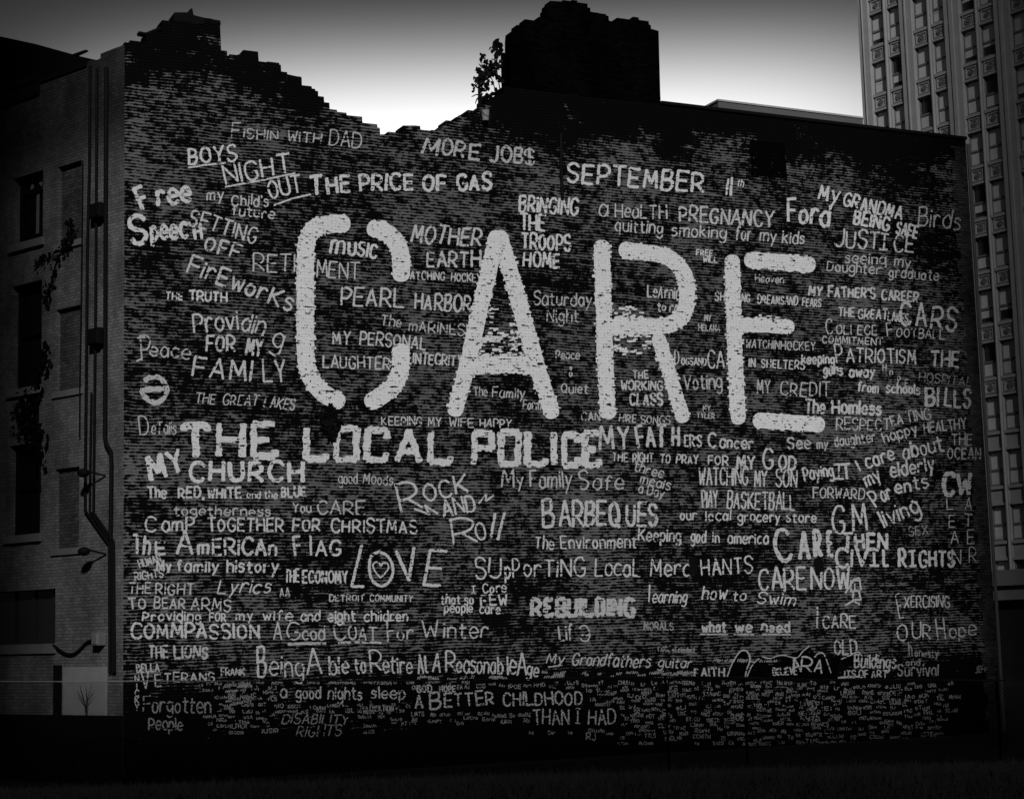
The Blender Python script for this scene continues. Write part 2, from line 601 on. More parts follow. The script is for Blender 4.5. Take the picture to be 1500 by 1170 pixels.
WIN = [rect(20, 211, 63, 354), rect(17, 415, 61, 568), rect(13, 650, 59, 783)]
BRK = [rect(84.5, 240, 119, 362), rect(82, 450, 119, 579), rect(80.5, 685, 116, 811)]
SHOP = rect(-60, 866, 81, 944)
xl = -SL
openings = WIN + BRK + [SHOP]
# tile the front with boxes round the openings so that each opening is a real recess
xs = sorted(set([xl, -0.002] + [v for r in openings for v in r[:2]]))
zs_top = 3.0
bm = bmesh.new()
ZC = 15.6
for xa, xb in zip(xs, xs[1:]):
    if xb - xa < 1e-4:
        continue
    xm = (xa + xb) / 2
    cuts = sorted([(r[2], r[3]) for r in openings if r[0] - 1e-4 <= xm <= r[1] + 1e-4])
    z0 = -0.3
    for c0, c1 in cuts + [(ZC, ZC)]:
        if c0 > z0:
            q_ = [(xa, z0), (xb, z0), (xb, c0), (xa, c0)]
            prism(bm, q_, 0.0, 0.45)
        z0 = c1
capl = [(xl, ZC)] + [(-0.002, ZC)] + [(min(x, -0.002), z) for x, z in reversed(fp)] + [(xl, zc)]
prism(bm, capl, 0.0, 0.45)
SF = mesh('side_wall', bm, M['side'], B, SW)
SF['label'] = 'pale brick side front with dark windows'
bm = bmesh.new()
box(bm, xl, -0.7, 0.75, 0.85, 0, ZC)
mesh('dark_interior', bm, M['void'], SF)


def add_window(r, broken):
    x0, x1, z0, z1 = r
    bm = bmesh.new()
    t = 0.09
    box(bm, x0 + .002, x0 + t, 0.20, 0.30, z0, z1)
    box(bm, x1 - t, x1 - .002, 0.20, 0.30, z0, z1)
    box(bm, x0 + t, x1 - t, 0.20, 0.30, z1 - t, z1 - .002)
    box(bm, x0 + t, x1 - t, 0.20, 0.30, z0 + .002, z0 + t)
    zm = z0 + (z1 - z0) * 0.53
    box(bm, x0 + t, x1 - t, 0.19, 0.29, zm - 0.05, zm + 0.05)
    o = mesh('window', bm, M['iron'], B, SW)
    bm = bmesh.new()
    box(bm, x0 + t, x1 - t, 0.315, 0.33, z0 + t, z1 - t)
    mesh('pane', bm, M['void'], o)
    if broken:
        o['label'] = 'broken window with torn pale curtain'
        bm = bmesh.new()
        cx = (x0 + x1) / 2
        wv = x1 - x0
        prism(bm, [(cx - .20 * wv, zm + .1), (cx - .12 * wv, zm + .55), (cx - .02 * wv, z1 - .25), (cx + .06 * wv, z1 - .3), (cx - .04 * wv, zm + .7), (cx - .10 * wv, zm + .1)], 0.25, 0.262)
        prism(bm, [(cx + .08 * wv, zm + .2), (cx + .13 * wv, zm + .8), (cx + .20 * wv, z1 - .2), (cx + .28 * wv, z1 - .5), (cx + .26 * wv, zm + .5), (cx + .17 * wv, zm + .08)], 0.25, 0.262)
        prism(bm, [(cx + .0 * wv, z0 + .25), (cx + .01 * wv, zm - .1), (cx + .10 * wv, zm - .1), (cx + .09 * wv, z0 + .25)], 0.25, 0.262)
        mesh('torn_curtain', bm, M['sill'], o)
    bm = bmesh.new()
    box(bm, x0 - 0.12, x1 + 0.1, -0.10, 0.30, z0 - 0.20, z0)
    mesh('sill', bm, M['sill'], o)
    return o


for i, r in enumerate(WIN):
    add_window(r, i == 0)
for i, r in enumerate(BRK):
    x0, x1, z0, z1 = r
    bm = bmesh.new()
    box(bm, x0, x1, 0.13, 0.40, z0, z1)
    o = mesh('bricked_window', bm, M['infill'], B, SW)
    bm = bmesh.new()
    box(bm, x0 - 0.10, x1 + 0.10, -0.06, 0.128, z0 - 0.02, z0 + 0.14)
    mesh('sill', bm, M['sill'], o)
x0, x1, z0, z1 = SHOP
bm = bmesh.new()
box(bm, x0, x1, 0.3, 0.42, z0, z1)
for k in range(4):
    xx = x0 + (x1 - x0) * (0.3 + 0.2 * k)
    box(bm, xx - .04, xx + .04, 0.24, 0.298, z0, z1)
o = mesh('wide_window', bm, M['glass'], B, SW)
o['label'] = 'wide dark shop window at street level'
bm = bmesh.new()
box(bm, x0 - .1, x1 + .06, -0.07, 0.295, z0 - .24, z0 - .002)
mesh('sill', bm, M['sill'], o)
# white board at street level, with its frame
x0, x1, z0, z1 = rect(94, 976, 157, 1110)
bm = bmesh.new()
zpl = SW.at(125, 1047)[1]
box(bm, x0, x1, -0.05, -0.004, zpl + .003, z1)
o = mesh('whitewashed_board', bm, M['white_wall'], B, SW)
bm = bmesh.new()
box(bm, x0 - .34, x0 - .1, -0.09, -0.004, zpl + .003, z1 + .05)
mesh('door_post', bm, M['dark'], B, SW)
bm = bmesh.new()
box(bm, xl, -0.004, -0.12, -0.003, -0.3, zpl)
mesh('plinth', bm, M['dark'], B, SW)
# ledges and cornice
bm = bmesh.new()
(xa, za), (xb, zb) = SW.at(8, 131), SW.at(58, 112)
za = (za + zb) / 2
box(bm, xl, xb, -0.14, -0.003, za - .14, za + .06)
box(bm, xl, xb + .03, -0.07, -0.003, za - .5, za - .142)
mesh('cornice', bm, M['iron'], B, SW)
bm = bmesh.new()
box(bm, xl, SW.at(128, 110)[0], -0.05, 0.5, zc - 0.02, zc + .12)
mesh('coping', bm, M['dark'], B, SW)
# sloping dark roof that shows above the front, with a loose lath sticking up
bm = bmesh.new()
off = 2.2
rp = [SW.at(-40, 45, off), (-SL, SW.at(-40, 45, off)[1]), (-SL, 13.5), SW.at(139, 150, off), SW.at(140, 88, off), SW.at(105, 80, off), SW.at(53, 65, off), SW.at(30, 60, off)]
prism(bm, rp, off, off + 4)
mesh('sloping_roof', bm, M['dark'], B, SW)
bm = bmesh.new()
prism(bm, [SW.at(105, 80, off - .3), SW.at(125, 73, off - .3), SW.at(125, 75, off - .3), SW.at(108, 82.5, off - .3)], off - .3, off - .2)
mesh('loose_lath', bm, M['dark'], B, SW)

# pipes down the side front


def sp(px, py, y=-0.07):
    x, z = SW.at(px, py, y)
    return (x, y, z)


for pxs, rr in (([(121, 236), (120, 360), (119, 440), (117, 560), (116.5, 640)], 0.020),
                ([(132, 96), (131, 250), (128, 360), (126.5, 560), (125, 690), (125, 748), (160, 797), (161, 985)], 0.038),
                ([(134, 575), (133, 640), (131.5, 748), (164, 796), (165, 985)], 0.030),
                ([(142, 100), (141, 300), (140, 450), (138.5, 600), (137, 750), (166.5, 793), (168, 985)], 0.036),
                ([(156, 99), (155, 300), (154.5, 450), (154, 640), (155, 648), (162.5, 662), (163.5, 680), (162, 790)], 0.055)):
    bm = bmesh.new()
    tube(bm, [sp(*p) for p in pxs], rr, 7)
    mesh('conduit', bm, M['iron'], B, SW)
for (a0, b0, a1, b1, nm) in ((142, 300, 158, 321, 'junction_box'), (140, 482, 155.5, 506, 'junction_box'), (145.5, 926, 155.5, 945, 'meter_box')):
    x0, x1, z0, z1 = rect(a0, b0, a1, b1)
    bm = bmesh.new()
    box(bm, x0, x1, -0.24, -0.004, z0, z1)
    box(bm, x0 + .03, x1 - .03, -0.262, -0.241, z0 + .03, z1 - .03)
    bmesh.ops.bevel(bm, geom=bm.edges[:], offset=0.012, segments=1, affect='EDGES')
    mesh(nm, bm, M['galv'] if nm == 'meter_box' else M['iron'], B, SW)
# lamps on arms
for (a, b, l) in ((146, 692, 'wall_lamp'), (147, 806, 'wall_lamp')):
    x, z = SW.at(a, b)
    bm = bmesh.new()
    tube(bm, [(x + .25, -.02, z - .1), (x + .1, -.3, z - .02), (x, -.42, z + .02)], 0.025, 6)
    bmesh.ops.create_icosphere(bm, subdivisions=2, radius=0.15, matrix=Matrix.Translation((x - .02, -.47, z - .03)) @ Matrix.Diagonal((1.1, 1, .75, 1)))
    mesh(l, bm, M['iron'], B, SW)
bm = bmesh.new()
cpts = []
for i in range(14):
    t = i / 13
    pxx = 78 + (146 - 78) * t
    pyy = 944 + 14 * math.sin(math.pi * min(1, t * 1.4)) - 10 * max(0, t - .5) * 2
    cpts.append(sp(pxx, pyy, -.06))
tube(bm, cpts, 0.035, 6)
mesh('slack_cable', bm, M['iron'], B, SW)

# holes knocked in the painted wall
for (a0, b0, a1, b1) in ((1009, 817, 1022, 842), (1192, 818, 1206, 838), (1097, 205, 1152, 262)):
    x0, z1 = MW.at(a0, b0)
    x1, z0 = MW.at(a1, b1)
    rr = random.Random(a0)
    pp = []
    for (xa, za), (xb, zb) in (((x0, z0), (x1, z0)), ((x1, z0), (x1, z1)), ((x1, z1), (x0, z1)), ((x0, z1), (x0, z0))):
        for i in range(4):
            t = i / 4
            j = 0.035 if a0 != 1097 else 0.03
            pp.append((xa + (xb - xa) * t + rr.uniform(-j, j), za + (zb - za) * t + rr.uniform(-j, j)))
    bm = bmesh.new()
    f = bm.faces.new([bm.verts.new((x, -0.019, z)) for x, z in pp])
    bmesh.ops.triangulate(bm, faces=[f])
    mesh('tar_patch' if a0 == 1097 else 'wall_hole', bm, M['blackpaint'] if a0 == 1097 else M['void'], WALL)

# ---------------------------------------------------------------- plants on the walls


def leaves(bm, pts, n, spread, size, rnd, flat=1.0):
    for _ in range(n):
        p = Vector(rnd.choice(pts)) + Vector((rnd.gauss(0, spread), rnd.gauss(0, spread) * flat, rnd.gauss(0, spread)))
        s = size * rnd.uniform(0.6, 1.25)
        a = Vector((rnd.gauss(0, 1), rnd.gauss(0, .5), rnd.gauss(-.6, 1))).normalized()
        b = a.cross(Vector((rnd.gauss(0, .4), 1, rnd.gauss(0, .4)))).normalized()
        q_ = [p - a * s * .5, p - a * .15 * s + b * s * .42, p + a * s * .15 + b * s * .30, p + a * s * .62, p + a * s * .15 - b * s * .30, p - a * .15 * s - b * s * .42]
        bm.faces.new([bm.verts.new(v) for v in q_])


def mp(px, py, y=0.2):
    x, z = MW.at(px, py, y)
    return (x, y, z)


T = thing('sapling', 'young leafy tree growing out of the broken wall top beside the black block', 'tree', MW)
bm = bmesh.new()
tube(bm, [mp(704, 170), mp(702.5, 150), mp(702, 128), mp(702, 112), mp(703, 100)], 0.055, 7, 0.025)
tube(bm, [mp(728, 142), mp(722, 120), mp(712, 95), mp(710, 80)], 0.018, 5, 0.008)
tube(bm, [mp(733, 135), mp(728, 105), mp(727, 80), mp(727, 60)], 0.018, 5, 0.008)
tube(bm, [mp(702, 122), mp(697, 122), mp(694, 126)], 0.015, 5, 0.008)
tube(bm, [mp(702, 139), mp(697, 139), mp(691, 142)], 0.020, 5, 0.012)
tube(bm, [mp(702, 142), mp(698, 146), mp(696.5, 152)], 0.022, 5, 0.012)
mesh('trunk', bm, M['bark'], T)
bm = bmesh.new()
rl = random.Random(12)
leaves(bm, [mp(x, y) for x, y in ((703, 105), (704, 112), (702, 118))], 26, .045, .15, rl, .5)
leaves(bm, [mp(x, y) for x, y in ((695, 118), (696, 125), (694, 130), (693, 124))], 16, .04, .11, rl, .5)
leaves(bm, [mp(x, y) for x, y in ((708, 82), (711, 88), (715, 92), (709, 97), (717, 98), (714, 103), (719, 106), (711, 108), (716, 112), (720, 113), (709, 117), (712, 124), (707, 125), (714, 122), (709, 130), (715, 130))], 95, .06, .14, rl, .5)
leaves(bm, [mp(x, y) for x, y in ((727, 60), (731, 66), (723, 68), (732, 73), (724, 76), (730, 78), (728, 84), (726, 87), (729, 98), (724, 100), (727, 112), (731, 114), (726, 119), (729, 110), (722, 96), (733, 118))], 80, .06, .14, rl, .5)
leaves(bm, [mp(x, y) for x, y in ((712, 143), (718, 141), (706, 147), (722, 139), (710, 150), (727, 140))], 40, .06, .15, rl)
mesh('crown', bm, M['leaf'], T)
# pale bucket lodged under it
bk_ = thing('bucket', 'pale bucket lodged in the wall top under the young tree', 'bucket', MW)
cx0, cz0 = MW.at(710.5, 168.5, -.12)
bm = bmesh.new()
n_ = 18
rb = []
for zz, rr in ((-.17, .085), (.10, .115), (.12, .122), (.12, .105), (-.12, .08)):
    rb.append([bm.verts.new((cx0 + rr * math.cos(2 * math.pi * i / n_), -.14 + rr * math.sin(2 * math.pi * i / n_), cz0 + zz)) for i in range(n_)])
for r0, r1 in zip(rb, rb[1:]):
    for i in range(n_):
        bm.faces.new((r0[i], r0[(i + 1) % n_], r1[(i + 1) % n_], r1[i]))
bm.faces.new(rb[0][::-1])
bm.faces.new(rb[-1])
mesh('pail', bm, M['plastic'], bk_)
bm = bmesh.new()
tube(bm, [(cx0 - .118, -.15, cz0 + .08), (cx0 - .07, -.25, cz0 - .03), (cx0, -.27, cz0 - .06), (cx0 + .07, -.25, cz0 - .03), (cx0 + .118, -.15, cz0 + .08)], 0.006, 5)
mesh('handle', bm, M['iron'], bk_)

S = thing('wall_shrub', 'black straggly shrub rooted in the wall between the big C and the word LOCAL', 'shrub', MW)
bm = bmesh.new()
ms = lambda a, b: mp(a, b, -.10)
for q_ in (((486, 645), (484, 620), (482, 600)), ((486, 640), (478, 620), (470, 608), (462, 604)), ((486, 630), (490, 612), (492, 602))):
    tube(bm, [ms(*p) for p in q_], 0.02, 5, 0.008)
mesh('stem', bm, M['bark'], S)
bm = bmesh.new()
leaves(bm, [ms(x, y) for x, y in ((478, 602), (484, 603), (490, 606), (477, 612), (484, 612), (491, 614), (478, 622), (485, 622), (491, 625), (481, 630), (488, 633), (486, 641))], 230, .055, .13, random.Random(3), .4)
leaves(bm, [ms(x, y) for x, y in ((470, 610), (466, 606), (484, 596), (473, 619))], 24, .04, .10, random.Random(4), .4)
mesh('foliage', bm, M['leaf'], S)

V = thing('climbing_vine', 'thin dark creeper straggling down the pale side front below the topmost bricked window', 'vine', SW)
bm = bmesh.new()
vp = [(104, 330), (101, 350), (96, 362), (86, 374), (80, 392), (76, 410), (70, 430), (67, 445)]
tube(bm, [sp(x, y, -.05) for x, y in vp], 0.02, 5, 0.01)
tube(bm, [sp(x, y, -.05) for x, y in ((86, 374), (68, 378), (52, 386))], 0.015, 5, 0.008)
mesh('stem', bm, M['bark'], V)
bm = bmesh.new()
rv = random.Random(8)
leaves(bm, [sp(x, y, -.08) for x, y in vp[:3] + [(103, 345), (100, 355), (97, 360)]], 60, .10, .13, rv, .4)
leaves(bm, [sp(x, y, -.08) for x, y in ((86, 374), (80, 392), (76, 400), (60, 380), (52, 386), (70, 378))], 46, .10, .12, rv, .4)
leaves(bm, [sp(x, y, -.08) for x, y in ((74, 418), (70, 428), (68, 438), (67, 445))], 50, .09, .12, rv, .4)
mesh('foliage', bm, M['leaf'], V)
V = thing('ivy_patch', 'dark ivy patch clinging between the middle and lower windows of the side front', 'ivy', SW)
bm = bmesh.new()
tube(bm, [sp(x, y, -.04) for x, y in ((59, 720), (58, 660), (55, 620), (58, 560), (63, 530))], 0.03, 5, 0.01)
mesh('stem', bm, M['bark'], V)
bm = bmesh.new()
leaves(bm, [sp(x, y, -.07) for x, y in ((40, 575), (48, 590), (55, 570), (52, 610), (45, 625), (56, 635), (38, 605), (57, 655), (60, 535), (62, 522), (30, 590), (25, 610), (58, 672), (48, 640), (35, 630))], 420, .16, .16, rv, .3)
mesh('foliage', bm, M['leaf'], V)

W = thing('bare_weed', 'thin bare weed standing in front of the white board low on the left', 'weed', SW)
bm = bmesh.new()
for st_ in (((126, 1046), (124, 1028), (117, 1004)), ((126, 1046), (128, 1024), (134, 1003)), ((125, 1040), (127, 1022), (126, 1006)), ((124, 1028), (118, 1020), (113, 1012)), ((128, 1026), (134, 1018), (139, 1013))):
    tube(bm, [sp(x, y, -.2) for x, y in st_], 0.012, 5, 0.005)
tube(bm, [sp(126, 1047, -.2), (sp(126, 1047, -.2)[0], -.2, 0)], 0.014, 5)
mesh('stem', bm, M['bark'], W)

# ---------------------------------------------------------------- pale building behind, and the tower
FB = Frame(EYE + ray(1052, 146) * 95.0 + Vector((0, 0, -(EYE + ray(1052, 146) * 95.0).z)), vpdir(6231, 785))
G = thing('flat_roofed_building', 'pale panelled flat roofed building seen just above the wall top behind it', 'building', FB)
(xa, za), (xb, zb) = FB.at(1052, 147), FB.at(1264, 174)
bm = bmesh.new()
box(bm, 0, xb, 0, 14, 0, za - .05)
mesh('wall', bm, M['panel'], G)
bm = bmesh.new()
box(bm, -.06, xb + .06, -.06, 14.1, za - .048, za + .05)
mesh('parapet', bm, M['stone'], G)
bm = bmesh.new()
k = 1.2
while k < xb:
    box(bm, k, k + .05, -.03, -.003, za - 6, za - .4)
    k += 1.25
for zz in (za - .9, za - 1.8):
    box(bm, 0, xb, -.035, -.004, zz, zz + .05)
mesh('panel_joints', bm, M['stone_dark'], G)

K = thing('office_tower', 'tall pale stone office tower with ornamented spandrels behind the right end of the wall', 'tower', TW)
tx = lambda p, q_: TW.at(p, q_)[0]
XL = 0.0
cols = [(tx(1276.5, 130), tx(1296.5, 130)), (tx(1303, 130), tx(1323, 130)), (tx(1340.5, 130), tx(1361.5, 130)), (tx(1367.5, 130), tx(1388.5, 130)), (tx(1410.5, 130), tx(1432, 130)), (tx(1438.5, 140), tx(1463, 140))]
pil = cols[2][0] - cols[1][1]
pitch_ = cols[4][0] - cols[2][0]
cols += [(cols[4][0] + pitch_, cols[4][1] + pitch_), (cols[5][0] + pitch_, cols[5][1] + pitch_)]
XR = cols[-1][1] + pil
za = TW.at(1430, 256)[1]
zb = TW.at(1440, 410)[1]
ST_H = (za - zb) / 2.0
zs = []
zz = za
while zz < TW.at(1270, -120)[1]:
    zz += ST_H
ZT = zz + ST_H * 0.5
zsp = []
while zz > 6.0:
    zsp.append(zz)
    zz -= ST_H
zbase = zsp[-1] - ST_H * 0.35
SPH = ST_H * 0.34
bm = bmesh.new()
edges = [(XL, cols[0][0])] + [(cols[i][1], cols[i + 1][0]) for i in range(len(cols) - 1)] + [(cols[-1][1], XR)]
for i, (e0, e1_) in enumerate(edges):
    wide = i in (0, 2, 4, 6, 8)
    if wide:
        box(bm, e0, e1_, 0, 1.0, zbase, ZT)
        box(bm, e0 + (.42 if i else .35), e1_ - .42, -.08, -.003, zbase, ZT)
    else:
        m_ = (e0 + e1_) / 2
        box(bm, e0, e1_, 0.12, 1.0, zbase, ZT)
        tube(bm, [(m_, .10, zbase), (m_, .10, ZT)], (e1_ - e0) * .28, 8)
box(bm, XL, XR, 1.02, 22, 0, ZT)
mesh('stone_piers', bm, M['stone'], K)
rt = random.Random(21)
nplain = 0
for ci, (c0, c1) in enumerate(cols[:8]):
    for si, zc_ in enumerate(zsp):
        vis_y = None
        orn = zc_ > TW.at(1450, 600)[1]
        s0, s1 = zc_ - SPH / 2, zc_ + SPH / 2
        hid = ci < 4 and zc_ < TW.at(1350, 330)[1]     # behind the brick building
        if hid:
            continue
        bm = bmesh.new()
        box(bm, c0 + .002, c1 - .002, .22, .6, s0, s1)
        box(bm, c0 + .002, c1 - .002, .10, .219, s1 - .16, s1 + .02)
        box(bm, c0 + .002, c1 - .002, .13, .219, s0 - .02, s0 + .12)
        if orn:
            wv = c1 - c0
            xm = (c0 + c1) / 2
            ih = (s1 - .16 - s0 - .12)
            zm = (s1 - .16 + s0 + .12) / 2
            t = .07
            bx0, bx1, bz0, bz1 = c0 + .12, c1 - .12, zm - ih / 2 + .06, zm + ih / 2 - .06
            box(bm, bx0, bx0 + t, .16, .218, bz0, bz1)
            box(bm, bx1 - t, bx1, .16, .218, bz0, bz1)
            box(bm, bx0 + t, bx1 - t, .16, .218, bz1 - t, bz1)
            box(bm, bx0 + t, bx1 - t, .16, .218, bz0, bz0 + t)
        o = mesh('spandrel', bm, M['stone'], K)
        if orn:
            bm = bmesh.new()
            R1 = min(ih, wv) * .27
            nn = 12 if (ci + si) % 2 else 4
            for (ra, rb_, y0_, y1_) in ((1.0, .62, .15, .218), (.42, 0.0, .13, .218)):
                for kk in range(nn):
                    a0, a1 = 2 * math.pi * kk / nn, 2 * math.pi * (kk + 1) / nn
                    q_ = [(xm + ra * R1 * math.cos(a0), zm + ra * R1 * 1.15 * math.sin(a0)), (xm + ra * R1 * math.cos(a1), zm + ra * R1 * 1.15 * math.sin(a1)),
                          (xm + rb_ * R1 * math.cos(a1), zm + rb_ * R1 * 1.15 * math.sin(a1)), (xm + rb_ * R1 * math.cos(a0), zm + rb_ * R1 * 1.15 * math.sin(a0))]
                    if rb_ == 0.0:
                        q_ = q_[:3]
                    prism(bm, q_, y0_, y1_)
            mesh('medallion', bm, M['stone_dark'], o)
        # window under this spandrel
        w1, w0 = s0 - .022, zc_ - ST_H + SPH / 2 + .022
        zm = w0 + (w1 - w0) * .46
        bm = bmesh.new()
        t = .06
        box(bm, c0 + .004, c0 + t, .32, .42, w0, w1)
        box(bm, c1 - t, c1 - .004, .32, .42, w0, w1)
        box(bm, c0 + t, c1 - t, .30, .40, zm - .06, zm + .06)
        box(bm, c0 + t, c1 - t, .32, .42, w1 - t, w1)
        box(bm, c0 + t, c1 - t, .28, .44, w0, w0 + .13)
        o = mesh('window', bm, M['stone_dark'], K)
        bm = bmesh.new()
        box(bm, c0 + t, c1 - t, .415, .43, zm + .06, w1 - t)
        mesh('pane', bm, M['blind'] if rt.random() < .9 else M['glass'], o)
        bm = bmesh.new()
        box(bm, c0 + t, c1 - t, .375, .39, w0 + .13, zm - .06)
        v_ = rt.random()
        mesh('pane', bm, M['glass'] if v_ > .3 else M['blind'], o)
        bm = bmesh.new()
        box(bm, c0 + t, c1 - t, .36, .374, max(w0 + .13, zm - .06 - (zm - w0) * rt.choice((.2, .5, .7, .9, 1, 1, 1))), zm - .062)
        mesh('roller_blind', bm, M['blindw'] if v_ < .14 else M['blind'], o)
# storefront base
bm = bmesh.new()
box(bm, XL - .1, XR, -.5, 1.0, zbase - .9, zbase - .002)
box(bm, XL - .1, XR, -.25, 1.0, zbase - 1.7, zbase - .902)
mesh('ledge', bm, M['stone_dark'], K)
bm = bmesh.new()
box(bm, XL, XR, .3, 1.0, 0, zbase - 1.702)
mesh('dark_shopfront', bm, M['glass'], K)

# ---------------------------------------------------------------- chain-link fence in front of the wall
FP = [(-120, 44.0, 997), (20, 42.0, 997.6), (88, 40.4, 997.8), (250, 39.0, 997), (440, 37.3, 997), (610, 36.0, 996.5), (740, 35.1, 995), (860, 34.2, 992.5), (975, 33.4, 990), (1090, 32.6, 992), (1200, 31.9, 995), (1330, 31.0, 995.5), (1460, 30.2, 996), (1560, 29.6, 996)]
wp = [EYE + ray(px, py) * dd for px, dd, py in FP]
GND = Frame(Vector((0, 0, 0)), Vector((1, 0, 0)))
F = thing('chain_link_fence', 'long chain link fence with a thin top wire in front of the wall', 'fence', GND)
bm = bmesh.new()
tube(bm, wp, 0.016, 6)
mesh('top_wire', bm, M['wire'], F)
bm = bmesh.new()


def sliver(bm, p, q_, r):
    d = (q_ - p).normalized()
    a = d.cross(Vector((0, 1, 0))).normalized() * r
    b = Vector((0, r, 0))
    v0 = [bm.verts.new(p + v) for v in (a, b, -a, -b)]
    v1 = [bm.verts.new(q_ + v) for v in (a, b, -a, -b)]
    for i in range(4):
        bm.faces.new((v0[i], v0[(i + 1) % 4], v1[(i + 1) % 4], v1[i]))


CELL = 0.075
for p, q_ in zip(wp, wp[1:]):
    L = (Vector((q_.x, q_.y, 0)) - Vector((p.x, p.y, 0))).length
    H0 = min(p.z, q_.z) - 0.02
    hd = Vector((q_.x - p.x, q_.y - p.y, 0)) / L
    back = Vector((-hd.y, hd.x, 0)) * 0.004
    base = Vector((p.x, p.y, 0))
    s_ = -H0
    while s_ < L:
        for sgn in (1, -1):
            a0 = max(0.0, s_)
            a1 = min(L, s_ + H0)
            if a1 - a0 < .02:
                continue
            z0_, z1_ = a0 - s_, a1 - s_
            if sgn < 0:
                z0_, z1_ = H0 - z0_, H0 - z1_
            sliver(bm, base + hd * a0 + back * sgn + Vector((0, 0, z0_ + .02)), base + hd * a1 + back * sgn + Vector((0, 0, z1_ + .02)), 0.0022)
        s_ += CELL
tag(mesh('mesh_fabric', bm, M['iron'], F), kind='thing')
for i, p in enumerate(wp):
    if i not in (0, 2, 8, 9, 12, 13):
        continue
    bm = bmesh.new()
    tube(bm, [(p.x, p.y + .03, 0), (p.x, p.y + .03, p.z - .02)], 0.024, 8)
    bmesh.ops.create_icosphere(bm, subdivisions=1, radius=.036, matrix=Matrix.Translation((p.x, p.y + .03, p.z - .01)))
    mesh('post', bm, M['iron'], F)

# ---------------------------------------------------------------- unseen blocks added behind the camera to shade the wall's foot and ends


def block(cx, cy, wx, wy, h, label, rot=0.0):
    fr = Frame(Vector((cx, cy, 0)), Vector((math.cos(rot), math.sin(rot), 0)))
    t = thing('shade_block', label, 'building', fr)
    bm = bmesh.new()
    box(bm, -wx / 2, wx / 2, -wy / 2, wy / 2, 0, h)
    mesh('wall', bm, M['quoin'], t)
    bm = bmesh.new()
    box(bm, -wx / 2 - .2, wx / 2 + .2, -wy / 2 - .2, wy / 2 + .2, h + .002, h + .6)
    mesh('parapet', bm, M['stone_dark'], t)
    bm = bmesh.new()
    zz = 3.0
    while zz < h - 2:
        xx = -wx / 2 + 1.2
        while xx < wx / 2 - 1.5:
            box(bm, xx, xx + 1.3, wy / 2 - .1, wy / 2 + .02, zz, zz + 1.8)
            xx += 2.6
        zz += 3.6
    mesh('windows', bm, M['glass'], t)
    return t


# added blockers out of view; their edges shape the shade on wall and tower
block(-41.7, -31, 80, 12, 62, 'tall unseen brick block added on the left to shade the side front')
_c = MW.o + MW.x * 13.2 + Vector((sv.x, sv.y, 0)).normalized() * 75.0 - MW.y * 6.0
block(_c.x, _c.y, 34, 12, 38.9, 'lower unseen brick block added in the middle to shade the foot of the wall', math.atan2(MW.x.y, MW.x.x))
block(36.0, -31, 20.6, 12, 62, 'tall unseen brick block added on the right to shade the right end of the wall')
block(76.0, -31, 60, 12, 150, 'very tall unseen brick block added far right to shade the office tower')

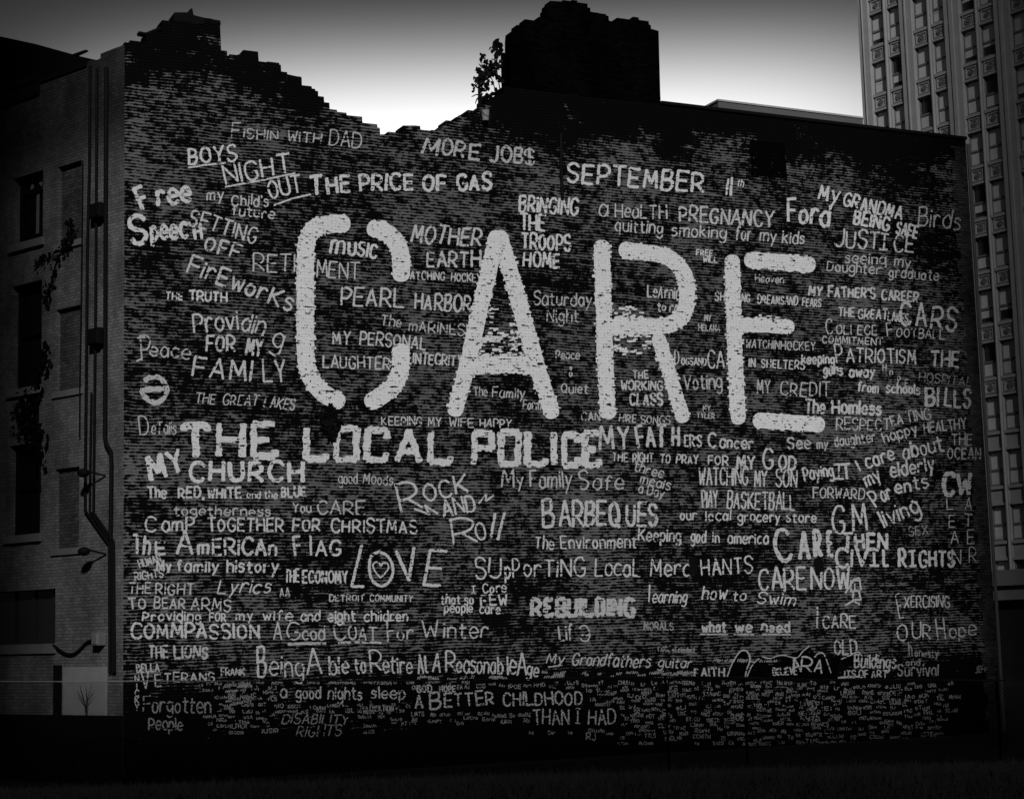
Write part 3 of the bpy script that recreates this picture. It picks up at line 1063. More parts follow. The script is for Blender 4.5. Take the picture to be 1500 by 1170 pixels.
# ---------------------------------------------------------------- hand lettering: single-stroke letters laid as ribbons of paint on the wall
# a point is x (0..9, A=10) and a height letter: e = baseline, m = x-height, q = cap height, a = descender; '~' = drawn as a curve
GL = {
    'A': (8, '0e4q8e 2i6i'), 'B': (7, '0e0q ~0q5q6o5l0k ~0k5k7i5e0e'), 'C': (8, '~8o6q3q1o0k1g3e6e8g'), 'D': (8, '0e0q ~0q4q7o8k7g4e0e'),
    'E': (7, '7q0q0e7e 0k6k'), 'F': (7, '7q0q0e 0k6k'), 'G': (8, '~8o6q3q1o0k1g3e6e8g8j 8j5j'), 'H': (8, '0e0q 8e8q 0k8k'), 'I': (0, '0e0q'),
    '!': (6, '3e3q 0q6q 0e6e'), 'J': (7, '~7q7i5e2e0g'), 'K': (8, '0e0q 8q0j 2k8e'), 'L': (7, '0q0e7e'), 'M': (9, '0e1q5h8q9e'), 'N': (8, '0e0q8e8q'),
    'O': (8, '~4q1o0k1g4e7g8k7o4q'), 'P': (7, '0e0q ~0q4q7o7l4j0j'), 'Q': (8, '~4q1o0k1g4e7g8k7o4q 5h8d'), 'R': (8, '0e0q ~0q4q7o7l4j0j 3j8e'),
    'S': (7, '~7o5q2q0o1l4k6j7h5e2e0g'), 'T': (8, '4e4q 0q8q'), 'U': (8, '~0q0i1f4e7f8i8q'), 'V': (8, '0q4e8q'), 'W': (9, '0q2e5m7e9q'),
    'X': (8, '0q8e 8q0e'), 'Y': (8, '0q4k8q 4k4e'), 'Z': (8, '0q8q0e8e'),
    'a': (6, '~6k4m2m0j0g2e4e6h 6m6e'), 'b': (6, '0e0q ~0j2m4m6j6g4e2e0g'), 'c': (6, '~6l4m2m0j0g2e4e6f'), 'd': (6, '6e6q ~6j4m2m0j0g2e4e6g'),
    'e': (6, '~0i6i6k4m2m0j0g2e4e6f'), 'f': (5, '~5p4q3q2o2m2e 0m4m'), 'g': (6, '~6k4m2m0k0h2f4f6h ~6m6f6c4a2a0b'), 'h': (6, '0e0q ~0j2m4m6k6e'),
    'i': (0, '0e0m 0o0p'), 'j': (3, '~3m3c2a0a 3o3p'), 'k': (6, '0e0q 5m0i 1j6e'), 'l': (0, '0e0q'), 'm': (9, '0e0m ~0k2m4l4e ~4k6m9l9e'),
    'n': (6, '0e0m ~0k2m4m6k6e'), 'o': (6, '~3m1l0i1f3e5f6i5l3m'), 'p': (6, '0m0a ~0k2m4m6j6h4e2e0g'), 'q': (6, '6m6a ~6k4m2m0j0g2e4e6g'),
    'r': (5, '0e0m ~0j2m4m5l'), 's': (5, '~5l3m1m0k1j4i5g3e1e0f'), 't': (5, '~2p2k2g3e5e 0m5m'), 'u': (6, '~0m0g2e4e6g 6m6e'), 'v': (6, '0m3e6m'),
    'w': (8, '0m2e4k6e8m'), 'x': (6, '0m6e 6m0e'), 'y': (6, '0m3f 6m1a'), 'z': (6, '0m6m0e6e'),
    "'": (0, '0q0o'), ',': (1, '1e0c'), '.': (0, '0e0f'), '&': (7, '~7e2m1o3q5o3l0h1e4e7i'), '$': (7, '~7o5q2q0o1l4k6j7h5e2e0g 3r3d 4r4d'), '2': (7, '~0n2q5q7n0e 0e7e'),
    '@': (7, '~0o2q5q7m7h5e2e0g ~7j4i1j'), '1': (0, '0e0q'), '-': (5, '0i5i'), '5': (6, '6q0q0k ~0k4l6h4e0f'),
}
# blocky square versions for the heavy sign-painter words
GB = dict(GL)
GB.update({'O': (7, '0e0q 7e7q 0q7q 0e7e'), 'C': (7, '0e0q 0q7q7n 0e7e7h'), 'L': (7, '0q0e 0e7e7g'), 'E': (7, '0e0q 0q7q 0k5k 0e7e7g'), 'P': (7, '0e0q 0q7q7k 0k7k'), 'T': (8, '4e4q 0o0q 0q8q8o'),
           'D': (7, '0e0q 0q6p6f0e'), 'U': (7, '0q0e 7q7e 0e7e'), 'B': (7, '0e0q 0q7q7e0e 0k7k'), 'N': (7, '0e0q 0q7e 7e7q')})


def smoothpts(p):
    if len(p) < 3:
        return p
    out = []
    for i in range(len(p) - 1):
        p0, p1, p2, p3 = p[max(i - 1, 0)], p[i], p[i + 1], p[min(i + 2, len(p) - 1)]
        for k in range(4):
            t = k / 4
            out.append(tuple(0.5 * ((2 * b) + (-a + c) * t + (2 * a - 5 * b + 4 * c - d) * t * t + (-a + 3 * b - 3 * c + d) * t ** 3) for a, b, c, d in zip(p0, p1, p2, p3)))
    out.append(p[-1])
    return out


LAYER = [0]
rp_ = random.Random(77)


def ribbon(bm, p, wd, off0=0.006, cap=0.45, wob=0.26, frame=None):
    """one brush stroke: photo-pixel polyline -> flat strip of paint on the wall"""
    if len(p) < 2:
        return
    q_ = [p[0]]
    for a, b in zip(p, p[1:]):
        L = math.hypot(b[0] - a[0], b[1] - a[1])
        k = max(1, int(L / max(2.0, min(wd * 0.45, 4.0))))
        for i in range(1, k + 1):
            q_.append((a[0] + (b[0] - a[0]) * i / k, a[1] + (b[1] - a[1]) * i / k))
    p = [q_[0]]
    for a in q_[1:]:
        if math.hypot(a[0] - p[-1][0], a[1] - p[-1][1]) > 0.25:
            p.append(a)
    if len(p) < 2:
        return
    dirs = []
    for i in range(len(p)):
        a, b = p[max(i - 1, 0)], p[min(i + 1, len(p) - 1)]
        L = math.hypot(b[0] - a[0], b[1] - a[1]) or 1
        dirs.append(((b[0] - a[0]) / L, (b[1] - a[1]) / L))
    h = wd / 2
    caps = ((1.0, .25), (.85, .55), (.55, .82)) if wd > 12 else ((1.0, .6),)
    st = [(p[0][0] - dirs[0][0] * h * cap * c_, p[0][1] - dirs[0][1] * h * cap * c_, dirs[0], (h * k_, h * k_)) for c_, k_ in caps]
    for i in range(len(p)):
        st.append((p[i][0], p[i][1], dirs[i], (h * rp_.uniform(1 - wob, 1 + wob), h * rp_.uniform(1 - wob, 1 + wob))))
    for c_, k_ in reversed(caps):
        st.append((p[-1][0] + dirs[-1][0] * h * cap * c_, p[-1][1] + dirs[-1][1] * h * cap * c_, dirs[-1], (h * k_, h * k_)))
    LAYER[0] = (LAYER[0] + 1) % 41
    y = -(off0 + LAYER[0] * 0.00016)
    vs = []
    for x_, y_, d, hh in st:
        pr = []
        for s, h_ in zip((1, -1), hh):
            uu, zz = MW.at(x_ - d[1] * h_ * s, y_ + d[0] * h_ * s)
            pr.append(bm.verts.new((uu, y, zz)))
        vs.append(pr)
    for a, b in zip(vs, vs[1:]):
        bm.faces.new((a[0], a[1], b[1], b[0]))


def stroke(bm, p, wd, off0=0.006, **kw):
    """split at sharp corners so that a strip never folds over itself"""
    cur = [p[0]]
    for i in range(1, len(p)):
        cur.append(p[i])
        if i < len(p) - 1:
            a, b, c = p[i - 1], p[i], p[i + 1]
            l1 = math.hypot(b[0] - a[0], b[1] - a[1]) or 1
            l2 = math.hypot(c[0] - b[0], c[1] - b[1]) or 1
            dot = ((b[0] - a[0]) * (c[0] - b[0]) + (b[1] - a[1]) * (c[1] - b[1])) / l1 / l2
            if dot < 0.5:
                ribbon(bm, cur, wd, off0, **kw)
                cur = [p[i]]
    ribbon(bm, cur, wd, off0, **kw)


def word(bm, text, x0, y0, x1, y1, h, wd, slant=0.0, bend=0.0, block=False, jit=1.0, off=0.006):
    """lay a text between two baseline ends (photo pixels); bend lifts the middle of the baseline"""
    G_ = GB if block else GL
    wd = max(1.25, wd * (1.08 if block else 0.90))
    wd = min(wd, h * 0.235) if not block else wd
    gap, space = 2.2 + 0.55 * wd / (h / 12), 4.5
    adv = []
    tot = 0.0
    for i, ch in enumerate(text):
        if ch == ' ':
            adv.append((tot, 0))
            tot += space
            continue
        g = G_.get(ch) or GL['o']
        adv.append((tot, g[0]))
        tot += g[0] + (gap if i < len(text) - 1 else 0)
    tot = max(tot, 0.5)
    L = math.hypot(x1 - x0, y1 - y0)
    kx = (L - wd) / tot if tot > 1 else 1.0
    ux_, uy_ = (x1 - x0) / L, (y1 - y0) / L
    for ch, (ad, gw) in zip(text, adv):
        if ch == ' ':
            continue
        g = G_.get(ch) or GL['o']
        jr = rp_.gauss(0, 0.035) * jit
        js = 1 + rp_.gauss(0, 0.045) * jit
        jy = rp_.gauss(0, 0.025) * h * jit
        bx = (wd * .5 if tot > 1 else 0.0) + ad * kx
        tm = (bx + gw * kx / 2) / L
        lift = bend * 4 * tm * (1 - tm)
        sl = bend * 4 * (1 - 2 * tm) / L          # slope of the bend turns the letter
        for s in g[1].split():
            sm = s[0] == '~'
            s = s.lstrip('~')
            pts = []
            for i in range(0, len(s), 2):
                gx = 10 if s[i] == 'A' else int(s[i])
                gy = (ord(s[i + 1]) - ord('e')) / 12.0
                pts.append(((gx + rp_.gauss(0, .16) * jit) * js, (gy + rp_.gauss(0, .013) * jit) * js))
            if sm:
                pts = smoothpts(pts)
            out = []
            for gx, gy in pts:
                lx = gx * kx + slant * gy * h
                ly = gy * h
                cx_, cy_ = gw * kx / 2, h / 2
                dx, dy = lx - cx_, ly - cy_
                a_ = jr + sl
                lx, ly = cx_ + dx * math.cos(a_) - dy * math.sin(a_), cy_ + dx * math.sin(a_) + dy * math.cos(a_)
                bx_ = bx + lx
                by_ = ly + lift + jy
                out.append((x0 + ux_ * bx_ + uy_ * by_, y0 + uy_ * bx_ - ux_ * by_))
            stroke(bm, out, wd * rp_.uniform(.82, 1.05), off, cap=(.25 if block else .5))


PHR = []


def ph(read, segs, mat='white', lines=(), show=True):
    """one painted phrase = one mesh"""
    bm = bmesh.new()
    ext = []
    for s in segs:
        kw = s[7] if len(s) > 7 else {}
        word(bm, *s[:7], **kw)
        ext.append(abs(s[3] - s[1]) * s[5])
    for l in lines:
        stroke(bm, [tuple(p) for p in l[0]], l[1])
        ext.append(l[1] * 30)
    PHR.append((sum(ext), read, bm, mat, show))


R = {}
# --- upper left
ph('FISHIN WITH DAD', [('F', 338, 202, 352, 203, 23, 2.4), ('iSHIN', 356, 202, 408, 206, 14, 2.4), ('WiTH', 420, 206, 471, 211, 14, 2.4), ('DAD', 481, 213, 529, 217, 22, 2.6)], 'thin')
ph('BOYS NIGHT OUT', [('BOYS', 275, 240, 348, 236, 23, 4), ('NIGHT', 329, 270, 428, 251, 27, 3.8), ('OUT', 394, 291, 444, 281, 25, 3.8)], 'bright',
   [([(276, 246), (300, 242), (330, 239)], 2.4), ([(330, 274), (380, 265), (432, 254)], 2.4), ([(401, 301), (428, 291), (455, 285)], 2.4)])
ph('Free Speech', [('F', 206, 308, 224, 303, 34, 7.5, dict(slant=-.15)), ('ree', 229, 301, 282, 294, 30, 7), ('S', 190, 359, 218, 356, 38, 7), ('peec', 220, 352, 277, 347, 28, 6), ('H', 283, 350, 297, 349, 20, 5.5)], 'bright')
ph("my child's future", [('my', 302, 293, 328, 293, 16, 2.6), ("Child's", 338, 301, 394, 303, 15, 2.6), ('future', 339, 315, 402, 320, 14, 2.5)])
ph('SETTING OFF FIREWORKS', [('SETTING', 275, 328, 374, 357, 22, 3.4), ('OFF', 297, 364, 350, 381, 21, 4), ('FirEworKs', 272, 398, 426, 456, 25, 4.2)])
ph('RETIREMENT', [('RETI', 370, 397, 432, 398, 25, 2.6), ('MENT', 462, 405, 526, 409, 23, 2.6)])
ph('THE TRUTH', [('THE', 242, 438, 268, 439, 10, 2.4), ('TRUTH', 276, 440, 333, 442, 13, 4)], 'bright')
ph('Providing FOR MY FAMILY', [('Provi', 283, 488, 350, 482, 27, 3.5), ('din', 352, 483, 386, 492, 26, 3.5), ('g', 396, 506, 412, 512, 32, 3.5), ('FOR', 301, 514, 345, 514, 21, 4.2), ('MY', 358, 518, 383, 522, 22, 4.2), ('FAMI', 281, 550, 368, 559, 29, 4), ('LY', 384, 560, 420, 559, 32, 4)])
ph('Peace', [('P', 206, 526, 222, 525, 36, 3), ('eace', 218, 520, 278, 526, 20, 3)], 'thin', [([(201, 495), (212, 494)], 2.5), ([(206, 526), (200, 529)], 3)])
ph('round curling mark', [], 'thin', [(smoothpts([(212, 557), (222, 552), (235, 554), (243, 566), (242, 580), (232, 589), (220, 588), (211, 580), (208, 572), (225, 570), (240, 570)]), 7.5)], False)
ph('THE GREAT LAKES', [('THE', 285, 590, 315, 591, 14, 2.2, dict(slant=.15)), ('GREAT', 325, 592, 378, 594, 15, 2.2, dict(slant=.15)), ('LAKES', 385, 596, 431, 600, 15, 2.4, dict(slant=.15))], 'thin')
ph('Details', [('D', 204, 636, 219, 634, 25, 2.4), ('eTaiis', 221, 635, 259, 636, 18, 2.2)], 'thin')
ph('THE LOCAL POLICE', [('THE', 264, 668, 407, 668, 46, 10, dict(block=True, jit=.4)), ('LOCAL', 443, 671, 664, 677, 45, 9.5, dict(block=True, jit=.4)), ('POL', 689, 679, 803, 680, 46, 9.5, dict(block=True, jit=.4)),
                        ('I', 811, 680, 812, 680, 46, 9.5, dict(block=True, jit=.4)), ('CE', 821, 681, 882, 681, 46, 9.5, dict(block=True, jit=.4))], 'bright')
ph('MY CHURCH', [('MY', 219, 704, 273, 688, 31, 7.5), ('CHURCH', 276, 704, 446, 704, 27, 8, dict(block=False, jit=.6))], 'bright')
ph('The RED WHITE and the BLUE', [('The', 215, 729, 244, 729, 15, 3.6), ('RED,', 260, 729, 300, 729, 15, 4.8), ('WHiTE', 303, 729, 354, 729, 14, 4.6), ('and the', 361, 729, 407, 729, 10, 2.4), ('BLUE', 411, 728, 449, 727, 14, 4.2)])
ph('togetherness', [('togetherness', 254, 754, 397, 755, 13, 2.6)], 'thin')
ph('You CARE', [('You', 428, 750, 456, 750, 13, 2.5), ('CARE', 464, 752, 535, 753, 18, 2.7)], 'thin')
ph('CAMP TOGETHER FOR CHRISTMAS', [('C', 212, 779, 231, 778, 22, 3.4), ('amP', 236, 777, 286, 776, 20, 3.2), ('TOGETHER', 303, 777, 416, 778, 18, 3.5), ('FOR', 428, 777, 470, 777, 17, 3.4), ('CHRISTMAS', 484, 779, 612, 780, 18, 3.3)])
ph('THE AMERICAN FLAG', [('Th', 193, 811, 222, 811, 26, 5), ('E', 226, 811, 244, 811, 18, 5), ('A', 257, 811, 283, 811, 33, 4.6), ('mERiCAn', 288, 811, 407, 813, 22, 4.6), ('F', 429, 812, 444, 811, 30, 4.4), ('l', 455, 812, 457, 812, 30, 4.4), ('AG', 461, 813, 500, 813, 21, 4)])
ph('HUMAN RIGHTS', [('HUMAN', 204, 832, 237, 822, 11, 2.2), ('RIGHTS', 197, 850, 240, 844, 11, 2.4)], 'thin')
ph('My family history', [('My', 228, 836, 252, 836, 15, 3.8), ('family', 258, 836, 321, 837, 16, 3.6), ('history', 331, 837, 408, 838, 17, 3.6)])
ph('THE ECONOMY', [('THE', 416, 852, 439, 852, 17, 3.4), ('ECONOMY', 442, 853, 510, 853, 17, 3.4)])
ph('LOVE with a heart in its O', [('L', 512, 858, 534, 859, 58, 5, dict(slant=.22)), ('O', 539, 859, 578, 858, 51, 5), ('V', 583, 852, 614, 850, 47, 5), ('E', 619, 858, 648, 859, 54, 5, dict(slant=.12))], 'white',
   [(smoothpts([(557, 846), (549, 836), (546, 828), (550, 823), (555, 824), (558, 829)]), 2.2), (smoothpts([(558, 829), (561, 824), (567, 825), (569, 831), (565, 838), (557, 846)]), 2.2)])
ph('good Moods', [('good', 495, 708, 524, 708, 15, 2), ('Moods', 531, 708, 576, 711, 15, 2)], 'thin')
ph('ROCK AND Roll', [('R', 586, 751, 622, 742, 42, 4.4), ('OCK', 622, 736, 688, 719, 25, 4.4), ('AND', 650, 759, 699, 746, 23, 3.8), ('R', 663, 797, 698, 791, 34, 3.8), ('o', 697, 791, 713, 788, 36, 3.6)], 'white',
   [([(607, 745), (629, 753), (622, 740), (641, 752)], 3), ([(701, 737), (712, 724), (711, 734), (723, 725)], 2.6), ([(719, 787), (725, 752)], 4), ([(729, 790), (739, 750)], 4)])
ph('THE RIGHT TO BEAR ARMS', [('THE', 188, 868, 221, 869, 15, 2.6), ('RIGHT', 227, 870, 285, 871, 16, 2.8), ('TO', 188, 892, 215, 890, 15, 3), ('BEAR', 225, 890, 272, 891, 15, 2.8), ('ARMS', 279, 893, 339, 895, 17, 2.8)], 'thin')
ph('Providing for my wife and eight children', [('Providing', 208, 909, 295, 909, 14, 2.8), ('FOR', 306, 909, 332, 909, 12, 2.6), ('my', 345, 908, 371, 908, 13, 2.6), ('wife', 384, 908, 429, 908, 14, 2.9), ('and', 440, 909, 469, 909, 14, 2.8), ('eight', 480, 909, 521, 909, 15, 2.8), ('children', 533, 909, 598, 909, 14, 2.8)])
ph('Lyrics', [('Lyrics', 317, 869, 396, 868, 20, 2.6, dict(slant=.3))], 'white')
ph('AA', [('AA', 409, 873, 425, 873, 13, 2.1)], 'thin', (), False)
ph('COMMPASSION', [('COMMPASSION', 191, 934, 382, 934, 20, 4.2)])
ph('A Good COAT For Winter', [('A', 400, 935, 413, 935, 23, 3), ('G', 420, 936, 440, 935, 24, 3), ('ood', 442, 937, 476, 936, 18, 3), ('C', 488, 936, 507, 935, 27, 3), ('OAT', 509, 937, 553, 937, 19, 3), ('F', 567, 939, 580, 938, 30, 3), ('or', 581, 936, 606, 935, 18, 3), ('W', 618, 934, 644, 933, 26, 3), ('inter', 649, 933, 716, 933, 22, 3)], 'thin',
   [([(422, 943), (450, 942), (477, 942)], 3.6), ([(496, 941), (525, 940), (558, 941)], 3.2)])
ph('THE LIONS', [('THE', 217, 963, 247, 963, 17, 3.4), ('LIONS', 254, 963, 306, 963, 17, 3.8)], 'thin')
ph('a first name', [('BELLA', 199, 984, 234, 983, 11, 2.4)], 'thin', (), False)
ph('a first name', [('FRANK', 323, 989, 359, 988, 10, 2.2)], 'thin', (), False)
ph('a name down the wall edge', [('N', 197, 998, 204, 998, 9, 2), ('I', 200, 1009, 201, 1009, 8, 2), ('C', 197, 1019, 204, 1019, 9, 2), ('K', 197, 1029, 204, 1029, 9, 2), ('Y', 197, 1040, 204, 1040, 9, 2)], 'thin', (), False)
ph('VETERANS', [('V', 208, 1008, 221, 1006, 24, 2.6), ('E', 226, 1005, 236, 1005, 16, 2.6), ('TERANS', 240, 998, 315, 997, 13, 2.6)], 'thin')
ph('Forgotten People', [('Forgotten', 209, 1042, 309, 1043, 22, 2.6), ('People', 217, 1068, 268, 1068, 17, 2.4)], 'faint')
ph('Being Able to Retire At A Reasonable Age', [('B', 377, 991, 392, 990, 43, 4), ('eing', 394, 989, 445, 991, 29, 3.2), ('A', 448, 987, 473, 986, 38, 3.2), ('ble', 481, 986, 512, 986, 24, 3.2), ('to', 519, 986, 537, 985, 22, 3.2), ('R', 541, 984, 561, 984, 32, 3.2), ('etire', 560, 985, 605, 984, 24, 3),
                                            ('At', 611, 985, 628, 984, 26, 3.2), ('A', 633, 984, 646, 984, 27, 3.2), ('R', 651, 984, 669, 984, 30, 3.2), ('easonab', 668, 984, 737, 986, 24, 3), ('le', 742, 986, 756, 986, 26, 3), ('A', 757, 987, 771, 987, 30, 3), ('ge', 770, 988, 789, 991, 20, 3)])
ph('DETROIT COMMUNITY', [('DETROIT', 482, 880, 534, 880, 9, 2), ('COMMUNITY', 541, 880, 605, 881, 9, 2)], 'thin')
ph('I Care that so FEW people care', [('!', 690, 868, 697, 868, 10, 2.2), ('Care', 706, 868, 742, 867, 13, 2.6), ('that so', 645, 884, 694, 885, 13, 2.6), ('FEW', 703, 886, 744, 885, 15, 3.2), ('people', 650, 896, 693, 897, 13, 2.5), ('care', 702, 898, 733, 898, 13, 2.6)])
# --- upper middle
ph('MORE JOBS', [('M', 617, 224, 643, 226, 22, 4.6, dict(slant=.1)), ('OR', 645, 225, 681, 231, 22, 4.4), ('E', 685, 233, 704, 235, 22, 4.4), ('JOB', 715, 235, 767, 238, 22, 4.4), ('$', 768, 241, 785, 240, 22, 3)], 'thin')
ph('THE PRICE OF GAS', [('T', 454, 286, 474, 284, 24, 6), ('HE', 478, 283, 515, 280, 23, 5.6), ('PRICE', 525, 279, 607, 278, 22, 5.4), ('OF', 618, 279, 655, 279, 21, 5.4), ('GAS', 668, 278, 721, 277, 22, 5.4)], 'bright')
ph('SEPTEMBER 11th', [('SEPTEMBER', 829, 266, 1032, 282, 27, 4.8, dict(jit=.6)), ('11', 1062, 286, 1072, 287, 24, 4.4), ('th', 1079, 272, 1089, 274, 10, 1.8)], 'bright')
ph('BRINGING THE TROOPS HOME', [('BRINGING', 759, 309, 847, 314, 22, 4.2), ('THE', 760, 337, 799, 338, 21, 4.2), ('TROOPS', 762, 364, 836, 367, 21, 4.2), ('HOME', 765, 390, 821, 393, 21, 4.2)], 'bright')
ph('a Health PREGNANCY', [('a', 877, 317, 891, 317, 25, 2.8), ('HeaLTH', 900, 318, 977, 320, 20, 2.6), ('PREGNANCY', 993, 324, 1133, 333, 21, 3.8)])
ph('quitting smoking for my kids', [('quitting', 900, 338, 971, 343, 18, 2.6), ('smoking', 983, 345, 1064, 350, 17, 2.6), ('for', 1076, 351, 1101, 353, 18, 2.6), ('my', 1112, 353, 1137, 355, 17, 2.6), ('kids', 1145, 356, 1179, 358, 17, 2.6)])
ph('a car name', [('F', 1152, 324, 1167, 324, 30, 5), ('ord', 1168, 326, 1215, 331, 29, 5)], 'bright', (), False)
ph('My GRANDMA BEING SAFE', [('My', 1197, 291, 1228, 297, 21, 4), ('GRANDMA', 1233, 300, 1321, 322, 18, 3.9), ('BEING', 1248, 327, 1302, 338, 18, 4.2), ('SAFE', 1310, 341, 1343, 350, 17, 3.8)], 'bright')
ph('Birds', [('Birds', 1343, 330, 1407, 337, 26, 2.8)], 'thin')
ph('JUSTICE', [('JUST', 1221, 361, 1288, 365, 24, 3.3), ('!', 1287, 365, 1301, 366, 22, 3.2), ('CE', 1308, 367, 1339, 369, 24, 3.2)])
ph('seeing my Daughter graduate', [('seeing', 1237, 384, 1297, 388, 15, 2.5), ('my', 1309, 390, 1334, 392, 15, 2.5), ('Daughter', 1210, 397, 1290, 402, 14, 2.4), ('graduate', 1301, 405, 1375, 411, 14, 2.4)], 'thin')
ph('music', [('m', 482, 370, 505, 372, 28, 4.6), ('USIC', 508, 373, 553, 378, 19, 4.4)], 'bright')
ph('MOTHER EARTH', [('MOTHER', 601, 356, 705, 361, 25, 3.8, dict(slant=.1)), ('EARTH', 624, 390, 704, 391, 22, 4)])
ph('WATCHING HOCKEY', [('ATCHING', 600, 409, 652, 410, 11, 2.2), ('HOCKEY', 660, 411, 705, 413, 11, 2.2)])
ph('PEARL HARBOR', [('PEARL', 498, 446, 592, 451, 26, 3.8), ('HARBOR', 606, 452, 691, 457, 23, 3.6)])
ph('The MARINES', [('The', 557, 476, 588, 480, 16, 2.4), ('mARINES', 598, 484, 680, 491, 15, 2.4)], 'thin')
ph('MY PERSONAL INTEGRITY', [('MY', 486, 503, 514, 504, 19, 3), ('PERSONAL', 526, 504, 625, 512, 18, 3), ('INTEGRITY', 604, 532, 678, 537, 15, 2.8)])
ph('LAUGHTER', [('LAUGHTER', 472, 538, 572, 541, 17, 2.8)])
ph('KEEPING MY WIFE HAPPY', [('KEEPING', 558, 622, 618, 623, 12, 2.2), ('MY', 626, 624, 647, 624, 12, 2.2), ('WIFE', 657, 624, 694, 625, 12, 2.2), ('HAPPY', 702, 625, 749, 627, 12, 2.2)])
ph('The Family Farm', [('The', 693, 579, 714, 579, 12, 2.2), ('Family', 720, 581, 769, 583, 14, 2.4), ('Farm', 765, 598, 792, 600, 13, 2.4)], 'thin')
ph('Saturday Night', [('Saturday', 781, 446, 867, 448, 18, 2.5), ('Night', 800, 471, 848, 472, 18, 2.5)], 'thin')
ph('Peace and Quiet', [('Peace', 813, 525, 849, 526, 12, 2.2), ('&', 833, 551, 839, 551, 13, 2), ('Quiet', 821, 575, 862, 576, 14, 2.3)], 'thin')
ph('THE WORKING CLASS', [('THE', 926, 554, 950, 554, 10, 2.3), ('WORKING', 909, 571, 971, 571, 13, 2.7), ('CLASS', 921, 593, 971, 593, 16, 3.8)])
ph('CAN HIRE SONGS', [('CAN', 851, 616, 880, 616, 13, 2.2), ('HIRE', 906, 617, 932, 619, 11, 2), ('SONGS', 938, 620, 982, 621, 11, 2)], 'thin')
ph('LEARNING TO READ', [('LeArnin', 947, 434, 996, 438, 17, 2.5), ('to re', 962, 455, 994, 456, 13, 2.4)])
ph('FREE WILL', [('FREE', 1019, 374, 1044, 375, 8, 2.2), ('WILL', 1029, 384, 1051, 385, 8, 2.2)], 'bright')
ph('Heaven', [('Heaven', 1105, 412, 1148, 415, 10, 2.2)], 'thin')
ph('SHARING DREAMS AND FEARS', [('SH', 1046, 440, 1062, 441, 12, 2.6), ('NG', 1085, 442, 1099, 443, 11, 2.4), ('DREAMSAND', 1109, 444, 1169, 447, 12, 2.4), ('FEARS', 1174, 448, 1203, 450, 11, 2.3)])
ph('a short name', [('MY', 1031, 470, 1042, 470, 8, 1.9), ('HELANA', 1022, 484, 1055, 485, 9, 1.9)], 'thin', (), False)
ph('WATCHIN HOCKEY', [('WATCHIN', 1092, 509, 1142, 511, 12, 2), ('HOCKEY', 1143, 512, 1195, 513, 12, 2)], 'thin')
ph('DOGS AND CATS IN SHELTERS', [('D', 987, 533, 995, 533, 19, 2.4), ('OGSAND', 997, 534, 1035, 535, 10, 2.3), ('CA', 1035, 537, 1060, 538, 22, 2.7), ('IN', 1096, 537, 1107, 537, 12, 2.5), ('SHELTERS', 1114, 538, 1179, 541, 12, 2.5)])
ph('keeping guns away from schools', [('keeping', 1173, 532, 1223, 533, 13, 3.2), ('guns', 1205, 548, 1235, 549, 14, 3.3), ('away', 1243, 551, 1282, 552, 14, 3.3), ('from', 1255, 573, 1287, 575, 13, 3.2), ('schools', 1297, 575, 1348, 577, 13, 3.2)])
ph('MY CREDIT', [('MY', 1108, 576, 1129, 576, 20, 2.4), ('CREDIT', 1142, 578, 1216, 581, 20, 2.4)], 'thin')
ph('Voting', [('Voting', 1001, 570, 1058, 569, 21, 2.7)], 'thin')
ph('a short name', [('MY', 1029, 602, 1041, 602, 8, 1.8), ('TYLER', 1020, 612, 1047, 613, 8, 1.8)], 'thin', (), False)
# --- right side
ph("MY FATHER'S CAREER", [('MY', 1183, 432, 1205, 434, 13, 3.4), ("FATHER'S", 1212, 434, 1282, 437, 14, 3.4), ('CAREER', 1290, 439, 1346, 442, 14, 3.4)])
ph('THE GREAT LAKES', [('THE', 1227, 463, 1252, 464, 13, 2.6), ('GREAT', 1256, 466, 1300, 468, 14, 2.6), ('LAKES', 1299, 469, 1330, 473, 12, 2.4)])
ph('CARS', [('C', 1317, 478, 1337, 477, 32, 4.8), ('A', 1340, 479, 1358, 479, 34, 4.6), ('RS', 1362, 480, 1401, 485, 32, 4.6)])
ph('COLLEGE FOOTBALL', [('C', 1210, 489, 1221, 488, 21, 2.2), ('OLLEGE', 1224, 489, 1285, 491, 13, 2.2), ('F', 1299, 493, 1309, 492, 19, 2.1), ('OOTBALL', 1312, 493, 1384, 497, 13, 2.1)], 'thin')
ph('COMMITMENT', [('COMMITMENT', 1203, 502, 1293, 506, 10, 2.2)], 'thin')
ph('PATRIOTISM', [('P', 1225, 532, 1236, 530, 25, 2.8), ('ATRIOTISM', 1239, 530, 1342, 532, 20, 2.7)])
ph('THE HOSPITAL BILLS', [('THE', 1362, 536, 1406, 537, 22, 4.4), ('BI', 1354, 594, 1376, 594, 25, 4.8), ('LLS', 1382, 594, 1422, 597, 25, 4.8)])
ph('HOSPITAL', [('HOSPITAL', 1345, 558, 1424, 566, 13, 2)], 'faint')
ph('HOPE', [('H', 1292, 542, 1299, 542, 9, 1.9), ('O', 1302, 550, 1308, 550, 7, 1.9), ('P', 1314, 561, 1319, 561, 11, 1.9), ('E', 1325, 566, 1331, 566, 10, 1.9)], 'thin')
ph('The Homeless', [('The', 1178, 604, 1209, 605, 19, 3.8), ('Homless', 1217, 605, 1292, 607, 18, 3.9)])
ph('RESPECT', [('RESPECT', 1224, 629, 1304, 630, 16, 2.3)], 'thin')
ph('EATING HEALTHY', [('EA', 1305, 624, 1324, 620, 14, 2.4), ('TING', 1328, 619, 1364, 612, 15, 2.4), ('HEALTHY', 1353, 634, 1416, 627, 15, 2.4)], 'thin')
